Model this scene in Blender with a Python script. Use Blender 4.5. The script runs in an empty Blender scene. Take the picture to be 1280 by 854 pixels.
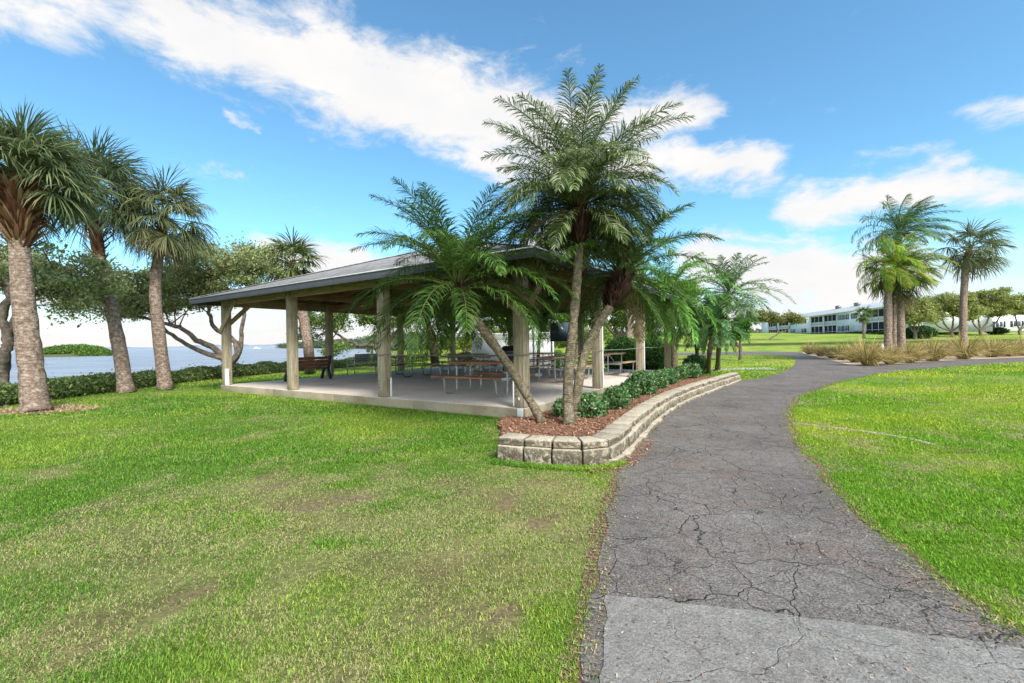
import bpy, math
import numpy as np
from mathutils import Vector, Matrix
from mathutils.geometry import tessellate_polygon

SC = bpy.context.scene
COL = SC.collection
rng = np.random.default_rng(7)
PI = math.pi

# ------------------------------------------------------------------ camera model
F0, V0, ROLL, HC = 548.0, 429.0, 0.0164, 1.42
cr_, sr_ = math.cos(ROLL), math.sin(ROLL)
def _ray(u, v):
    du, dv = u - 640.0, v - V0
    return du * cr_ - dv * sr_, du * sr_ + dv * cr_
def P(u, v, z=0.0):
    x, y = _ray(u, v)
    Y = F0 * (HC - z) / y
    return np.array([x * Y / F0, Y, z])
def PD(u, v, Y):
    x, y = _ray(u, v)
    return np.array([x * Y / F0, Y, HC - y * Y / F0])
cam = bpy.data.cameras.new('camera')
cam.sensor_width = 36.0
cam.lens = F0 / 1280 * 36
cam.shift_y = 2.0 / 1280
cam.clip_start, cam.clip_end = 0.05, 9000
co = bpy.data.objects.new('camera', cam)
COL.objects.link(co)
co.matrix_world = Matrix(((cr_, sr_, 0, 0), (0, 0, -1, 0), (-sr_, cr_, 0, HC), (0, 0, 0, 1)))
SC.camera = co

# ------------------------------------------------------------------ geometry helpers
class G:
    def __init__(s):
        s.V, s.F, s.C, s.n = [], [], [], 0
    def add(s, V, F, col=None):
        V = np.asarray(V, float).reshape(-1, 3)
        for f in (F if isinstance(F, list) and len(F) and isinstance(F[0], np.ndarray) else [np.asarray(F)]):
            s.F.append(np.asarray(f, int) + s.n)
        if col is None: col = (0.5, 0.5, 0.5)
        c = np.asarray(col, float)
        if c.ndim == 1: c = np.tile(c, (len(V), 1))
        s.V.append(V); s.C.append(c); s.n += len(V)
        return s
    def box(s, c, size, R=None, col=None):
        h = np.array(size, float) / 2
        v = np.array([[x, y, z] for x in (-1, 1) for y in (-1, 1) for z in (-1, 1)], float) * h
        if R is not None: v = v @ np.array(R).T
        v = v + np.array(c, float)
        f = np.array([[0, 1, 3, 2], [4, 6, 7, 5], [0, 4, 5, 1], [2, 3, 7, 6], [0, 2, 6, 4], [1, 5, 7, 3]])
        return s.add(v, f, col)
    def beam(s, a, b, w, h, up=(0, 0, 1), col=None):
        a, b = np.array(a, float), np.array(b, float)
        x = b - a; L = np.linalg.norm(x); x /= L
        y = np.cross(up, x); y /= np.linalg.norm(y); z = np.cross(x, y)
        return s.box((a + b) / 2, (L, w, h), np.array([x, y, z]).T, col)
    def tube(s, pts, rad, k=8, cap=True, col=None, jit=0.0):
        pts = np.array(pts, float); n = len(pts)
        rad = np.broadcast_to(np.array(rad, float), (n,)).copy()
        T = np.gradient(pts, axis=0); T /= np.linalg.norm(T, axis=1)[:, None] + 1e-9
        ref = np.array([0, 0, 1.0]) if abs(T[0][2]) < 0.9 else np.array([1.0, 0, 0])
        A = np.cross(T[0], ref); A /= np.linalg.norm(A)
        V = []
        for i in range(n):
            A = A - T[i] * np.dot(A, T[i]); A /= np.linalg.norm(A) + 1e-9
            B = np.cross(T[i], A)
            th = np.arange(k) * 2 * PI / k
            rr = rad[i] * (1 + (rng.random(k) - .5) * jit)
            V.append(pts[i] + (np.cos(th) * rr)[:, None] * A + (np.sin(th) * rr)[:, None] * B)
        V = np.concatenate(V)
        i = np.arange(n - 1)[:, None] * k; j = np.arange(k)[None]; j2 = (j + 1) % k
        Fq = np.stack([i + j, i + j2, i + k + j2, i + k + j], -1).reshape(-1, 4)
        fs = [Fq]
        if cap:
            V = np.concatenate([V, pts[:1], pts[-1:]])
            a, b = n * k, n * k + 1; jj = np.arange(k)
            fs.append(np.stack([np.full(k, a), (jj + 1) % k, jj], -1))
            fs.append(np.stack([np.full(k, b), (n - 1) * k + jj, (n - 1) * k + (jj + 1) % k], -1))
        return s.add(V, fs, col)
    def build(s, name, mat, parent=None, smooth=False, bevel=0):
        me = bpy.data.meshes.new(name)
        V = np.concatenate(s.V).astype(np.float32); C = np.concatenate(s.C).astype(np.float32)
        me.vertices.add(len(V)); me.vertices.foreach_set('co', V.ravel())
        idx = np.concatenate([f.ravel() for f in s.F]).astype(np.int32)
        cnt = np.concatenate([np.full(len(f), f.shape[1]) for f in s.F])
        st = np.concatenate([[0], np.cumsum(cnt)[:-1]]).astype(np.int32)
        me.loops.add(len(idx)); me.loops.foreach_set('vertex_index', idx)
        me.polygons.add(len(cnt)); me.polygons.foreach_set('loop_start', st)
        if smooth: me.polygons.foreach_set('use_smooth', np.ones(len(cnt), bool))
        me.update(calc_edges=True)
        at = me.attributes.new('col', 'FLOAT_COLOR', 'POINT')
        at.data.foreach_set('color', np.concatenate([C, np.ones((len(C), 1), np.float32)], 1).ravel())
        if mat: me.materials.append(mat)
        o = bpy.data.objects.new(name, me); COL.objects.link(o)
        if parent: o.parent = parent
        if bevel:
            m = o.modifiers.new('bevel', 'BEVEL'); m.width = bevel; m.segments = 2; m.limit_method = 'ANGLE'
        return o

def thing(name, loc, label, cat, group=None, rz=0.0):
    o = bpy.data.objects.new(name, None); COL.objects.link(o)
    o.empty_display_size = .2
    o.location = [float(q) for q in loc]; o.rotation_euler = (0, 0, rz)
    return tag(o, label, cat, group)
def tag(o, label=None, cat=None, group=None, kind=None):
    if label: o['label'] = label
    if cat: o['category'] = cat
    if group: o['group'] = group
    if kind: o['kind'] = kind
    return o
def copy_tree(o, parent=None):
    c = o.copy(); COL.objects.link(c); c.parent = parent
    for ch in list(o.children): copy_tree(ch, c)
    return c
def rotz(a):
    c, s = math.cos(a), math.sin(a)
    return np.array([[c, -s, 0], [s, c, 0], [0, 0, 1.0]])
def catmull(pts, m=6):
    pts = np.array(pts, float); n = len(pts); out = []
    for i in range(n - 1):
        p0 = pts[max(i - 1, 0)]; p1 = pts[i]; p2 = pts[i + 1]; p3 = pts[min(i + 2, n - 1)]
        for t in np.arange(m) / m:
            out.append(.5 * ((2 * p1) + (p2 - p0) * t + (2 * p0 - 5 * p1 + 4 * p2 - p3) * t * t + (3 * p1 - p0 - 3 * p2 + p3) * t ** 3))
    out.append(pts[-1])
    return np.array(out)
def pip(poly, x, y):
    poly = np.asarray(poly)[:, :2]; ins = np.zeros(np.shape(x), bool)
    x0, y0 = poly[:, 0], poly[:, 1]; x1, y1 = np.roll(x0, -1), np.roll(y0, -1)
    for a, b, c, d in zip(x0, y0, x1, y1):
        if b == d: continue
        ins ^= ((b > y) != (d > y)) & (x < (c - a) * (y - b) / (d - b) + a)
    return ins
def vnoise(x, y, s, seed=0):
    x = np.asarray(x) * s + seed * 17.3; y = np.asarray(y) * s + seed * 9.1
    xi, yi = np.floor(x), np.floor(y); fx, fy = x - xi, y - yi
    fx = fx * fx * (3 - 2 * fx); fy = fy * fy * (3 - 2 * fy)
    def h(a, b):
        q = np.sin(a * 127.1 + b * 311.7 + seed * 74.7) * 43758.5453
        return q - np.floor(q)
    return (h(xi, yi) * (1 - fx) + h(xi + 1, yi) * fx) * (1 - fy) + (h(xi, yi + 1) * (1 - fx) + h(xi + 1, yi + 1) * fx) * fy
def fbm(x, y, s, seed=0, o=4):
    r, a = 0, .5
    for i in range(o): r = r + a * vnoise(x, y, s * 2 ** i, seed + i * 3); a /= 2
    return r / (1 - .5 ** o)
def sstep(a, b, x):
    t = np.clip((np.asarray(x) - a) / (b - a), 0, 1); return t * t * (3 - 2 * t)
def lerp(a, b, t): return np.asarray(a) * (1 - np.asarray(t)[..., None]) + np.asarray(b) * np.asarray(t)[..., None]

# ------------------------------------------------------------------ materials
class N:
    def __init__(s, name):
        s.m = bpy.data.materials.new(name); s.m.use_nodes = True
        s.t = s.m.node_tree; s.t.nodes.clear()
        s.out = s.t.nodes.new('ShaderNodeOutputMaterial')
    def n(s, typ, **kw):
        q = s.t.nodes.new(typ)
        for k, v in kw.items():
            if k == 'inp':
                for a, b in v.items(): q.inputs[a].default_value = b
            else: setattr(q, k, v)
        return q
    def l(s, a, b): s.t.links.new(a, b)
    def coord(s, scale=(1, 1, 1), kind='Object'):
        c = s.n('ShaderNodeTexCoord'); mp = s.n('ShaderNodeMapping'); mp.inputs['Scale'].default_value = scale
        s.l(c.outputs[kind], mp.inputs[0]); return mp.outputs[0]
    def noise(s, vec, scale, detail=4, rough=.6, dist=0):
        q = s.n('ShaderNodeTexNoise'); q.inputs['Scale'].default_value = scale; q.inputs['Detail'].default_value = detail
        q.inputs['Roughness'].default_value = rough; q.inputs['Distortion'].default_value = dist
        s.l(vec, q.inputs['Vector']); return q.outputs['Fac']
    def ramp(s, fac, stops, interp='LINEAR'):
        q = s.n('ShaderNodeValToRGB'); e = q.color_ramp.elements; q.color_ramp.interpolation = interp
        while len(e) < len(stops): e.new(.5)
        for k, (p, c) in zip(e, stops):
            k.position = p; k.color = (*c, 1) if len(c) == 3 else c
        s.l(fac, q.inputs[0]); return q.outputs[0]
    def mix(s, fac, a, b, blend='MIX'):
        q = s.n('ShaderNodeMix', data_type='RGBA', blend_type=blend)
        for sock, v in ((q.inputs[0], fac), (q.inputs[6], a), (q.inputs[7], b)):
            if isinstance(v, (int, float)): sock.default_value = v
            elif isinstance(v, tuple): sock.default_value = (*v, 1)
            else: s.l(v, sock)
        return q.outputs[2]
    def math(s, op, a, b=None, c=None, clamp=False):
        q = s.n('ShaderNodeMath', operation=op, use_clamp=clamp)
        for i, v in enumerate((a, b, c)):
            if v is None: continue
            if isinstance(v, (int, float)): q.inputs[i].default_value = v
            else: s.l(v, q.inputs[i])
        return q.outputs[0]
    def bump(s, h, strength=.5, dist=.02):
        q = s.n('ShaderNodeBump'); q.inputs['Strength'].default_value = strength; q.inputs['Distance'].default_value = dist
        s.l(h, q.inputs['Height']); return q.outputs[0]
    def pbr(s, col, rough=.8, nrm=None, metal=0.0, spec=.3, alpha=None):
        q = s.n('ShaderNodeBsdfPrincipled')
        for sock, v in ((q.inputs['Base Color'], col), (q.inputs['Roughness'], rough)):
            if isinstance(v, (int, float)): sock.default_value = v
            elif isinstance(v, tuple): sock.default_value = (*v, 1)
            else: s.l(v, sock)
        q.inputs['Metallic'].default_value = metal; q.inputs['Specular IOR Level'].default_value = spec
        if nrm is not None: s.l(nrm, q.inputs['Normal'])
        s.l(q.outputs[0], s.out.inputs[0]); return q
M = {}
def leafmat(name, rough=.55, trans=.3, spec=.35):
    a = N(name); at = a.n('ShaderNodeAttribute', attribute_name='col')
    b = a.pbr(at.outputs['Color'], rough, spec=spec)
    t = a.n('ShaderNodeBsdfTranslucent'); a.l(at.outputs['Color'], t.inputs[0])
    m = a.n('ShaderNodeMixShader'); m.inputs[0].default_value = trans
    a.l(b.outputs[0], m.inputs[1]); a.l(t.outputs[0], m.inputs[2]); a.l(m.outputs[0], a.out.inputs[0])
    return a.m
M['leaf'] = leafmat('foliage_leaf', .55, .4)
M['gloss'] = leafmat('glossy_frond', .5, .34, .28)
M['grass'] = leafmat('grass_blade', .6, .35, .25)
M['dull'] = leafmat('dry_fibre', .9, .05, .1)

def attr_noise(name, scale, lo=.6, hi=1.3, rough=.85, bump=.3, bscale=None, stretch=(1, 1, 1), bd=.02):
    a = N(name); at = a.n('ShaderNodeAttribute', attribute_name='col'); v = a.coord(stretch)
    nz = a.noise(v, scale, 6, .65)
    g = a.ramp(nz, [(.25, (lo,) * 3), (.75, (hi,) * 3)])
    c = a.mix(1.0, at.outputs['Color'], g, 'MULTIPLY')
    a.pbr(c, rough, a.bump(a.noise(v, bscale or scale * 2, 5, .7), bump, bd)); return a.m
M['attr'] = attr_noise('weathered_surface', 6)

def wood(name, c1, c2, c3, stretch=(1.2, 1.2, 14), scale=3.0, rough=.85):
    a = N(name); v = a.coord(stretch); g = a.noise(v, scale, 6, .65, .6)
    c = a.ramp(g, [(.3, c1), (.5, c2), (.7, c3)])
    big = a.noise(a.coord(), 1.7, 4, .6)
    c = a.mix(a.ramp(big, [(.45, (0, 0, 0)), (.7, (.6, .6, .6))]), c, tuple(q * .45 for q in c1))
    a.pbr(c, rough, a.bump(g, .35, .01)); return a.m
M['post'] = wood('weathered_post_wood', (.19, .145, .09), (.33, .28, .19), (.47, .42, .31), (16, 16, .9))
M['beam'] = wood('weathered_beam_wood', (.17, .12, .065), (.29, .22, .13), (.40, .33, .21), (.9, .9, 14))
M['brace'] = wood('weathered_brace_wood', (.22, .16, .09), (.38, .30, .19), (.48, .41, .28), (5, 5, 5))
M['ceil'] = wood('stained_ceiling_boards', (.10, .052, .028), (.20, .115, .062), (.30, .19, .105), (1.0, 12, 12))
M['plank_red'] = wood('red_brown_table_boards', (.30, .11, .045), (.47, .19, .08), (.56, .27, .13), (1.2, 22, 22))
M['plank_tan'] = wood('tan_table_boards', (.36, .22, .12), (.56, .36, .21), (.64, .46, .31), (1.2, 22, 22))
M['plank_dark'] = wood('grey_brown_table_boards', (.16, .095, .06), (.29, .18, .115), (.40, .28, .19), (1.2, 22, 22))
M['slat'] = wood('reddish_bench_slats', (.10, .035, .022), (.17, .06, .04), (.25, .11, .08), (1.2, 22, 22))

def plain(name, col, rough=.6, metal=0.0, spec=.4, var=.15, scale=8):
    a = N(name); nz = a.noise(a.coord(), scale, 5, .65)
    c = a.ramp(nz, [(.3, tuple(q * (1 - var) for q in col)), (.7, tuple(min(1, q * (1 + var)) for q in col))])
    a.pbr(c, rough, a.bump(nz, .08, .005), metal, spec); return a.m
M['galv'] = plain('galvanised_tube', (.42, .42, .42), .42, .75, .5, .25, 14)
M['darktube'] = plain('dark_tube', (.13, .13, .13), .5, .3, .5, .3, 14)
M['black'] = plain('black_painted_metal', (.02, .02, .022), .42, .0, .5, .3)
M['white'] = plain('white_vinyl', (.74, .75, .77), .45, 0, .5, .05)
M['fascia'] = plain('grey_fascia_board', (.065, .068, .075), .6, 0, .3, .15, 5)
M['drip'] = plain('pale_drip_edge', (.55, .55, .55), .4, .3, .5, .1)
M['lamp'] = plain('lamp_diffuser', (.72, .68, .58), .4, 0, .5, .06)
M['rope'] = plain('green_grey_cable', (.20, .22, .17), .6, 0, .3, .2, 30)
M['mesh_grey'] = plain('grey_mesh_metal', (.23, .25, .26), .55, .4, .4, .2, 30)
M['bwall'] = plain('white_stucco', (.80, .81, .84), .85, 0, .2, .06, .6)
M['broof'] = plain('grey_shingles', (.33, .36, .37), .85, 0, .2, .12, 1.5)
M['bdark'] = plain('dark_screen', (.035, .035, .038), .9, 0, .1, .4, .8)
M['glass'] = plain('window_glass', (.06, .08, .11), .25, 0, .4, .3, 1)
M['trim'] = plain('white_trim', (.74, .74, .76), .6, 0, .3, .05)
M['garage'] = plain('pale_garage_door', (.62, .60, .58), .6, 0, .3, .05)

# shingles
a = N('asphalt_shingles'); v = a.coord()
br = a.n('ShaderNodeTexBrick', offset=.5); br.inputs['Scale'].default_value = 1.0
br.inputs['Color1'].default_value = (.17, .165, .165, 1); br.inputs['Color2'].default_value = (.33, .31, .31, 1); br.inputs['Mortar'].default_value = (.06, .06, .06, 1)
br.inputs['Mortar Size'].default_value = .008; br.inputs['Brick Width'].default_value = .3; br.inputs['Row Height'].default_value = .14
a.l(v, br.inputs['Vector'])
c = a.mix(.45, br.outputs['Color'], a.ramp(a.noise(v, 3, 5, .7), [(.3, (.10, .095, .095)), (.7, (.36, .35, .35))]))
a.pbr(c, .9, a.bump(a.noise(v, 60, 3, .7), .4, .01)); M['shingle'] = a.m

# concrete
def concrete(name, c1, c2, c3, joint=False):
    a = N(name); v = a.coord(); n1 = a.noise(v, .9, 6, .65); n2 = a.noise(v, 14, 5, .7); n3 = a.noise(v, 90, 2, .6)
    c = a.ramp(n1, [(.3, c1), (.5, c2), (.7, c3)])
    c = a.mix(.35, c, a.ramp(n2, [(.3, tuple(q * .6 for q in c2)), (.7, tuple(q * 1.25 for q in c2))]))
    c = a.mix(a.ramp(n3, [(.62, (0, 0, 0)), (.72, (.35, .35, .35))]), c, tuple(q * .4 for q in c1))
    h = a.math('ADD', n2, a.math('MULTIPLY', n3, .5))
    a.pbr(c, .85, a.bump(h, .25, .01)); return a.m
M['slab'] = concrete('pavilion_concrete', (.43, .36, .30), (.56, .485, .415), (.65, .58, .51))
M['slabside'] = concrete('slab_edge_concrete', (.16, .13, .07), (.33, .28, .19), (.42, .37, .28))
M['walk'] = concrete('pale_walk_concrete', (.30, .28, .25), (.38, .36, .32), (.44, .42, .38))

# stone
a = N('split_face_stone'); v = a.coord(); at = a.n('ShaderNodeAttribute', attribute_name='col')
n1 = a.noise(v, 5, 6, .7); n2 = a.noise(v, 26, 5, .7)
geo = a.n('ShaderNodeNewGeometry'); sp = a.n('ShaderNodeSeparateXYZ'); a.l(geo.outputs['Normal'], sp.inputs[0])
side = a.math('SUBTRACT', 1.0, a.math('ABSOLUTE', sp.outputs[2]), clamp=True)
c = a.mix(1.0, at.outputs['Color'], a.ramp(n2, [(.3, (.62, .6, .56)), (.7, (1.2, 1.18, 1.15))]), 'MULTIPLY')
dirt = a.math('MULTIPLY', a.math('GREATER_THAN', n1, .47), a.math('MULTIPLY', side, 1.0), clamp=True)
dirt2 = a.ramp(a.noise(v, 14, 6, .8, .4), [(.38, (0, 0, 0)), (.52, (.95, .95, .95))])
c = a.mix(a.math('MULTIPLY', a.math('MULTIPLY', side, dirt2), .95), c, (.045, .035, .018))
c = a.mix(a.ramp(a.noise(v, 9, 5, .7), [(.58, (0, 0, 0)), (.75, (.4, .4, .4))]), c, (.13, .115, .075))
a.pbr(c, .9, a.bump(a.math('ADD', n2, a.math('MULTIPLY', n1, .8)), .8, .03)); M['stone'] = a.m

# asphalt
def asphalt(name, c1, c2, c3, cracks, red, sp=1.0):
    a = N(name); v = a.coord()
    wn = a.n('ShaderNodeTexNoise'); wn.inputs['Scale'].default_value = 2.6; wn.inputs['Detail'].default_value = 5; a.l(v, wn.inputs['Vector'])
    sub = a.n('ShaderNodeVectorMath', operation='SUBTRACT'); a.l(wn.outputs['Color'], sub.inputs[0]); sub.inputs[1].default_value = (.5, .5, .5)
    sc = a.n('ShaderNodeVectorMath', operation='SCALE'); a.l(sub.outputs[0], sc.inputs[0]); sc.inputs['Scale'].default_value = .34
    ad = a.n('ShaderNodeVectorMath', operation='ADD'); a.l(v, ad.inputs[0]); a.l(sc.outputs[0], ad.inputs[1])
    def crack(scale, w):
        vo = a.n('ShaderNodeTexVoronoi', feature='DISTANCE_TO_EDGE'); vo.inputs['Scale'].default_value = scale; a.l(ad.outputs[0], vo.inputs['Vector'])
        return a.math('SUBTRACT', 1.0, a.math('MULTIPLY', vo.outputs['Distance'], 1.0 / w), clamp=True)
    k1 = crack(1.5, .0055 * 1.5); k2 = crack(3.4, .0038 * 3.4)
    msk = a.ramp(a.noise(v, .8, 3, .5), [(.40, (0, 0, 0)), (.52, (1, 1, 1))])
    msk1 = a.ramp(a.noise(v, 1.1, 3, .6), [(.34, (.2, .2, .2)), (.46, (1, 1, 1))])
    k = a.math('MAXIMUM', a.math('MULTIPLY', k1, msk1), a.math('MULTIPLY', a.math('MULTIPLY', k2, msk), .8))
    k = a.math('MULTIPLY', k, cracks)
    big = a.noise(v, .9, 5, .62); fine = a.noise(v, 75, 3, .75); mid = a.noise(v, 11, 5, .7)
    c = a.ramp(big, [(.35, c1), (.5, c2), (.68, c3)])
    c = a.mix(.5, c, a.ramp(mid, [(.3, tuple(q * .55 for q in c2)), (.7, tuple(q * 1.5 for q in c2))]))
    c = a.mix(a.ramp(a.noise(v, 1.6, 5, .7, .5), [(.52, (0, 0, 0)), (.7, (red,) * 3)]), c, (.17, .105, .085))
    c = a.mix(1.0, c, a.ramp(fine, [(.32, (1 - .65 * sp,) * 3), (.5, (.97,) * 3), (.7, (1 + .9 * sp, 1 + .86 * sp, 1 + .8 * sp))]), 'MULTIPLY')
    c = a.mix(k, c, (.018, .016, .014))
    h = a.math('SUBTRACT', a.math('ADD', fine, mid), a.math('MULTIPLY', k, 2.5))
    a.pbr(c, .88, a.bump(h, .55, .012), spec=.2); return a.m
M['asphalt'] = asphalt('cracked_asphalt', (.088, .078, .068), (.135, .12, .106), (.21, .19, .17), .95, .55)
M['asphalt2'] = asphalt('newer_grey_asphalt', (.165, .153, .138), (.205, .19, .172), (.26, .243, .222), .3, .06, .5)

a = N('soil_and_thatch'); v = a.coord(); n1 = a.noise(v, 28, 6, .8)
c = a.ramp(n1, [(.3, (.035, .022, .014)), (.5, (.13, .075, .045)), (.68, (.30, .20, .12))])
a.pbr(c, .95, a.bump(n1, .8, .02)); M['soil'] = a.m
a = N('red_brown_mulch'); v = a.coord(); n1 = a.noise(v, 30, 6, .8, .3)
c = a.ramp(n1, [(.3, (.07, .03, .018)), (.5, (.24, .11, .062)), (.68, (.40, .22, .14))])
a.pbr(c, .95, a.bump(n1, 1.0, .03)); M['mulch'] = a.m
a = N('sandy_bed'); v = a.coord(); n1 = a.noise(v, 4, 6, .8)
c = a.ramp(n1, [(.3, (.25, .16, .10)), (.5, (.42, .30, .21)), (.7, (.52, .42, .32))])
a.pbr(c, .95, a.bump(n1, .6, .02)); M['sand'] = a.m

# terrain
a = N('lawn_ground'); at = a.n('ShaderNodeAttribute', attribute_name='col'); v = a.coord()
n1 = a.noise(v, 22, 6, .8); n2 = a.noise(v, .35, 5, .6)
c = a.mix(1.0, at.outputs['Color'], a.ramp(n1, [(.3, (.35, .36, .3)), (.5, (.9, .9, .9)), (.7, (1.6, 1.55, 1.4))]), 'MULTIPLY')
c = a.mix(1.0, c, a.ramp(n2, [(.35, (.72, .8, .7)), (.65, (1.22, 1.15, 1.1))]), 'MULTIPLY')
a.pbr(c, .95, a.bump(n1, .9, .04), spec=.1); M['terrain'] = a.m

# water
a = N('bay_water'); v = a.coord((1, 2.2, 1)); w1 = a.noise(v, .9, 5, .65, .5); w2 = a.noise(v, .12, 4, .6, .3); w3 = a.noise(v, 5, 4, .6)
h = a.math('ADD', a.math('MULTIPLY', w1, .5), a.math('ADD', a.math('MULTIPLY', w2, 1.6), a.math('MULTIPLY', w3, .12)))
c = a.ramp(a.noise(a.coord((.25, 1.6, 1)), .35, 5, .7), [(.35, (.15, .155, .18)), (.65, (.38, .385, .42))])
a.pbr(c, .33, a.bump(h, 1.0, 1.1), spec=.5); M['water'] = a.m

def bark(name, c1, c2, c3, ring=0.0, scale=9):
    a = N(name); v = a.coord((1, 1, 1)); n1 = a.noise(v, scale, 6, .75); n2 = a.noise(a.coord((1, 1, 5)), scale * .8, 5, .7)
    c = a.ramp(n1, [(.32, c1), (.5, c2), (.66, c3)])
    h = a.math('ADD', n1, n2)
    if ring:
        w = a.n('ShaderNodeTexWave', bands_direction='Z'); w.inputs['Scale'].default_value = ring; w.inputs['Distortion'].default_value = 7.0
        w.inputs['Detail'].default_value = 3; w.inputs['Detail Scale'].default_value = 2; a.l(a.coord(), w.inputs['Vector'])
        c = a.mix(.3, c, a.mix(1.0, c, a.ramp(w.outputs['Fac'], [(.1, (.45, .42, .4)), (.6, (1.15, 1.15, 1.15))]), 'MULTIPLY'))
        h = a.math('ADD', h, a.math('MULTIPLY', w.outputs['Fac'], .16))
    a.pbr(c, .92, a.bump(h, .9, .04), spec=.15); return a.m
M['sabalbark'] = bark('sabal_trunk_bark', (.09, .055, .038), (.25, .18, .135), (.44, .38, .31), 4.2, 11)
M['datebark'] = bark('date_palm_bark', (.07, .05, .03), (.19, .155, .10), (.33, .30, .21), 9, 16)
M['darkbark'] = bark('dark_bark', (.03, .018, .015), (.075, .045, .035), (.14, .095, .075), 0, 12)
M['greybark'] = bark('grey_bark', (.055, .04, .03), (.14, .11, .085), (.26, .22, .18), 0, 7)

# ------------------------------------------------------------------ lawn colour (grass condition, in world metres)
def dryness(x, y):
    n = fbm(x, y, .9, 3); n2 = fbm(x, y, 3.2, 8)
    patch = np.exp(-(((x + 1.0) / 2.9) ** 2 + ((y - 3.2) / 2.1) ** 2)) * 1.05
    patch = np.maximum(patch, .75 * np.exp(-(((x + .4) / 1.0) ** 2 + ((y - 4.6) / 1.5) ** 2)))
    patch = np.where(x > 1.6, .16, patch)
    lush = np.exp(-(((x + 2.2) * .54 - (y - 7.6) * -.84) / 1.1) ** 2) * (x < 1)
    d = patch * .60 + (n - .5) * 1.1 + (n2 - .5) * 1.5 + .03 + (fbm(x, y, 11, 14, 2) - .5) * .5
    return np.clip(d, 0, 1)
def soilspot(x, y):
    return sstep(.70, .78, fbm(x, y, 3.4, 51, 3)) * (dryness(x, y) > .25) * (np.asarray(x) < 1.6)
def lawn_rgb(x, y, jitter=None):
    d = dryness(x, y); n = fbm(x, y, .5, 21)
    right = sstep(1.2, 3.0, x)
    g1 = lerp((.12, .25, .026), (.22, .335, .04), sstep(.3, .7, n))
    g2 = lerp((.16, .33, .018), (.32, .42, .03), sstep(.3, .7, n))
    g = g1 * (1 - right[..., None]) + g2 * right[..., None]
    far = sstep(14, 30, y)[..., None]
    g = g * (1 - far) + lerp((.15, .28, .02), (.27, .33, .05), sstep(.35, .65, n)) * far
    return g, d

# ------------------------------------------------------------------ layout polygons
TH = .5714
E1 = np.array([-math.cos(TH), math.sin(TH)]); E2 = np.array([math.sin(TH), math.cos(TH)])
D0 = np.array([.173, 8.165]); BAY = 3.74; W3 = 3 * BAY; ZS = .22
def PV(a, b, z=0.0):
    q = D0 + a * E1 + b * E2; return np.array([q[0], q[1], z])
def PVl(pt):   # inverse -> (a, b)
    q = np.array(pt)[:2] - D0; return float(q @ E1), float(q @ E2)
HW = .1125
slab_poly = np.array([PV(-HW, -HW), PV(W3 + HW + .05, -HW), PV(W3 + HW + .05, W3 + HW), PV(-HW, W3 + HW)])

pxL = [(722, 854), (736, 790), (745, 730), (750, 680), (762, 630), (776, 592), (786, 572), (798, 552), (809, 540), (824, 524.5), (840, 512.5), (857, 502.5), (881, 491), (906, 482), (930, 476), (957, 471.5), (982, 464), (994, 454), (990, 446.5), (960, 443.5)]
pxR = [(1290, 803), (1235, 772), (1180, 738), (1120, 688), (1062, 636), (1020, 590), (996, 556), (985, 528), (987, 508), (1008, 492), (1050, 477), (1100, 467.5), (1160, 460.5), (1220, 456.5), (1290, 452)]
L = [P(u, v) for u, v in pxL]; R = [P(u, v) for u, v in pxR]
Ls = catmull([np.array([-.55, -3, 0]), np.array([.0, .2, 0])] + L, 5); Rs = catmull([np.array([4.4, -3, 0]), np.array([3.2, .3, 0])] + R, 5)
pxT = [(1290, 446.5), (1190, 450.5), (1105, 456), (1065, 457.5), (1045, 452), (1015, 445), (1000, 440.3), (960, 439.5), (880, 440.5), (780, 443)]
Tm = [P(u, v) for u, v in pxT]
pathfar = [P(u, v) for u, v in [(780, 446), (880, 444), (930, 443.6)]]
path_poly = np.array(list(Ls) + pathfar[::-1][:0] + [pathfar[2], pathfar[1], pathfar[0]] + Tm[::-1] + list(Rs[::-1]))
def edge_jit(pl, amp, seed):
    pl = np.array(pl); x, y = pl[:, 0], pl[:, 1]
    k = (vnoise(x, y, 3.1, seed) - .5) * amp
    pl[:, 0] += k; return pl

pxW = [(622, 546), (645, 548), (672, 550), (702, 551.5), (732, 552), (758, 549.5), (770, 545), (779, 539), (791, 528), (805.6, 515.6), (822, 503.5), (838, 494.5), (854.8, 487.3), (879, 479), (904, 471.5), (923.6, 465.6)]
wall = catmull([P(u, v, .29) * [1, 1, 0] for u, v in pxW], 6)
# clean spacing
def resample(pl, step):
    pl = np.array(pl); d = np.concatenate([[0], np.cumsum(np.linalg.norm(np.diff(pl, axis=0), axis=1))])
    n = max(2, int(round(d[-1] / step)) + 1); t = np.linspace(0, d[-1], n)
    return np.array([[np.interp(q, d, pl[:, k]) for k in range(3)] for q in t])
def normals2(pl):
    T = np.gradient(pl, axis=0); T[:, 2] = 0; T /= np.linalg.norm(T, axis=1)[:, None]
    return np.stack([-T[:, 1], T[:, 0], 0 * T[:, 0]], 1)      # left side of travel = inside the bed
wl = resample(wall, .1)
wn = normals2(wl)
inner = wl + wn * .15
bed_poly = np.array(list(inner) + [PV(-HW - .02, W3 + .9), PV(-HW + .2, W3 + .2), PV(-HW + .2, -HW + .1), PV(.28, -HW + .1), PV(.30, -HW - .3)])
grass_bed = catmull([P(u, v) for u, v in [(1001, 441), (1015, 446.5), (1045, 454), (1066, 459), (1106, 457.6), (1190, 452), (1290, 448)]], 4)
gb_poly = np.array(list(grass_bed) + [P(1290, 436), P(1200, 437), P(1100, 437), P(1040, 438.5)])

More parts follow.
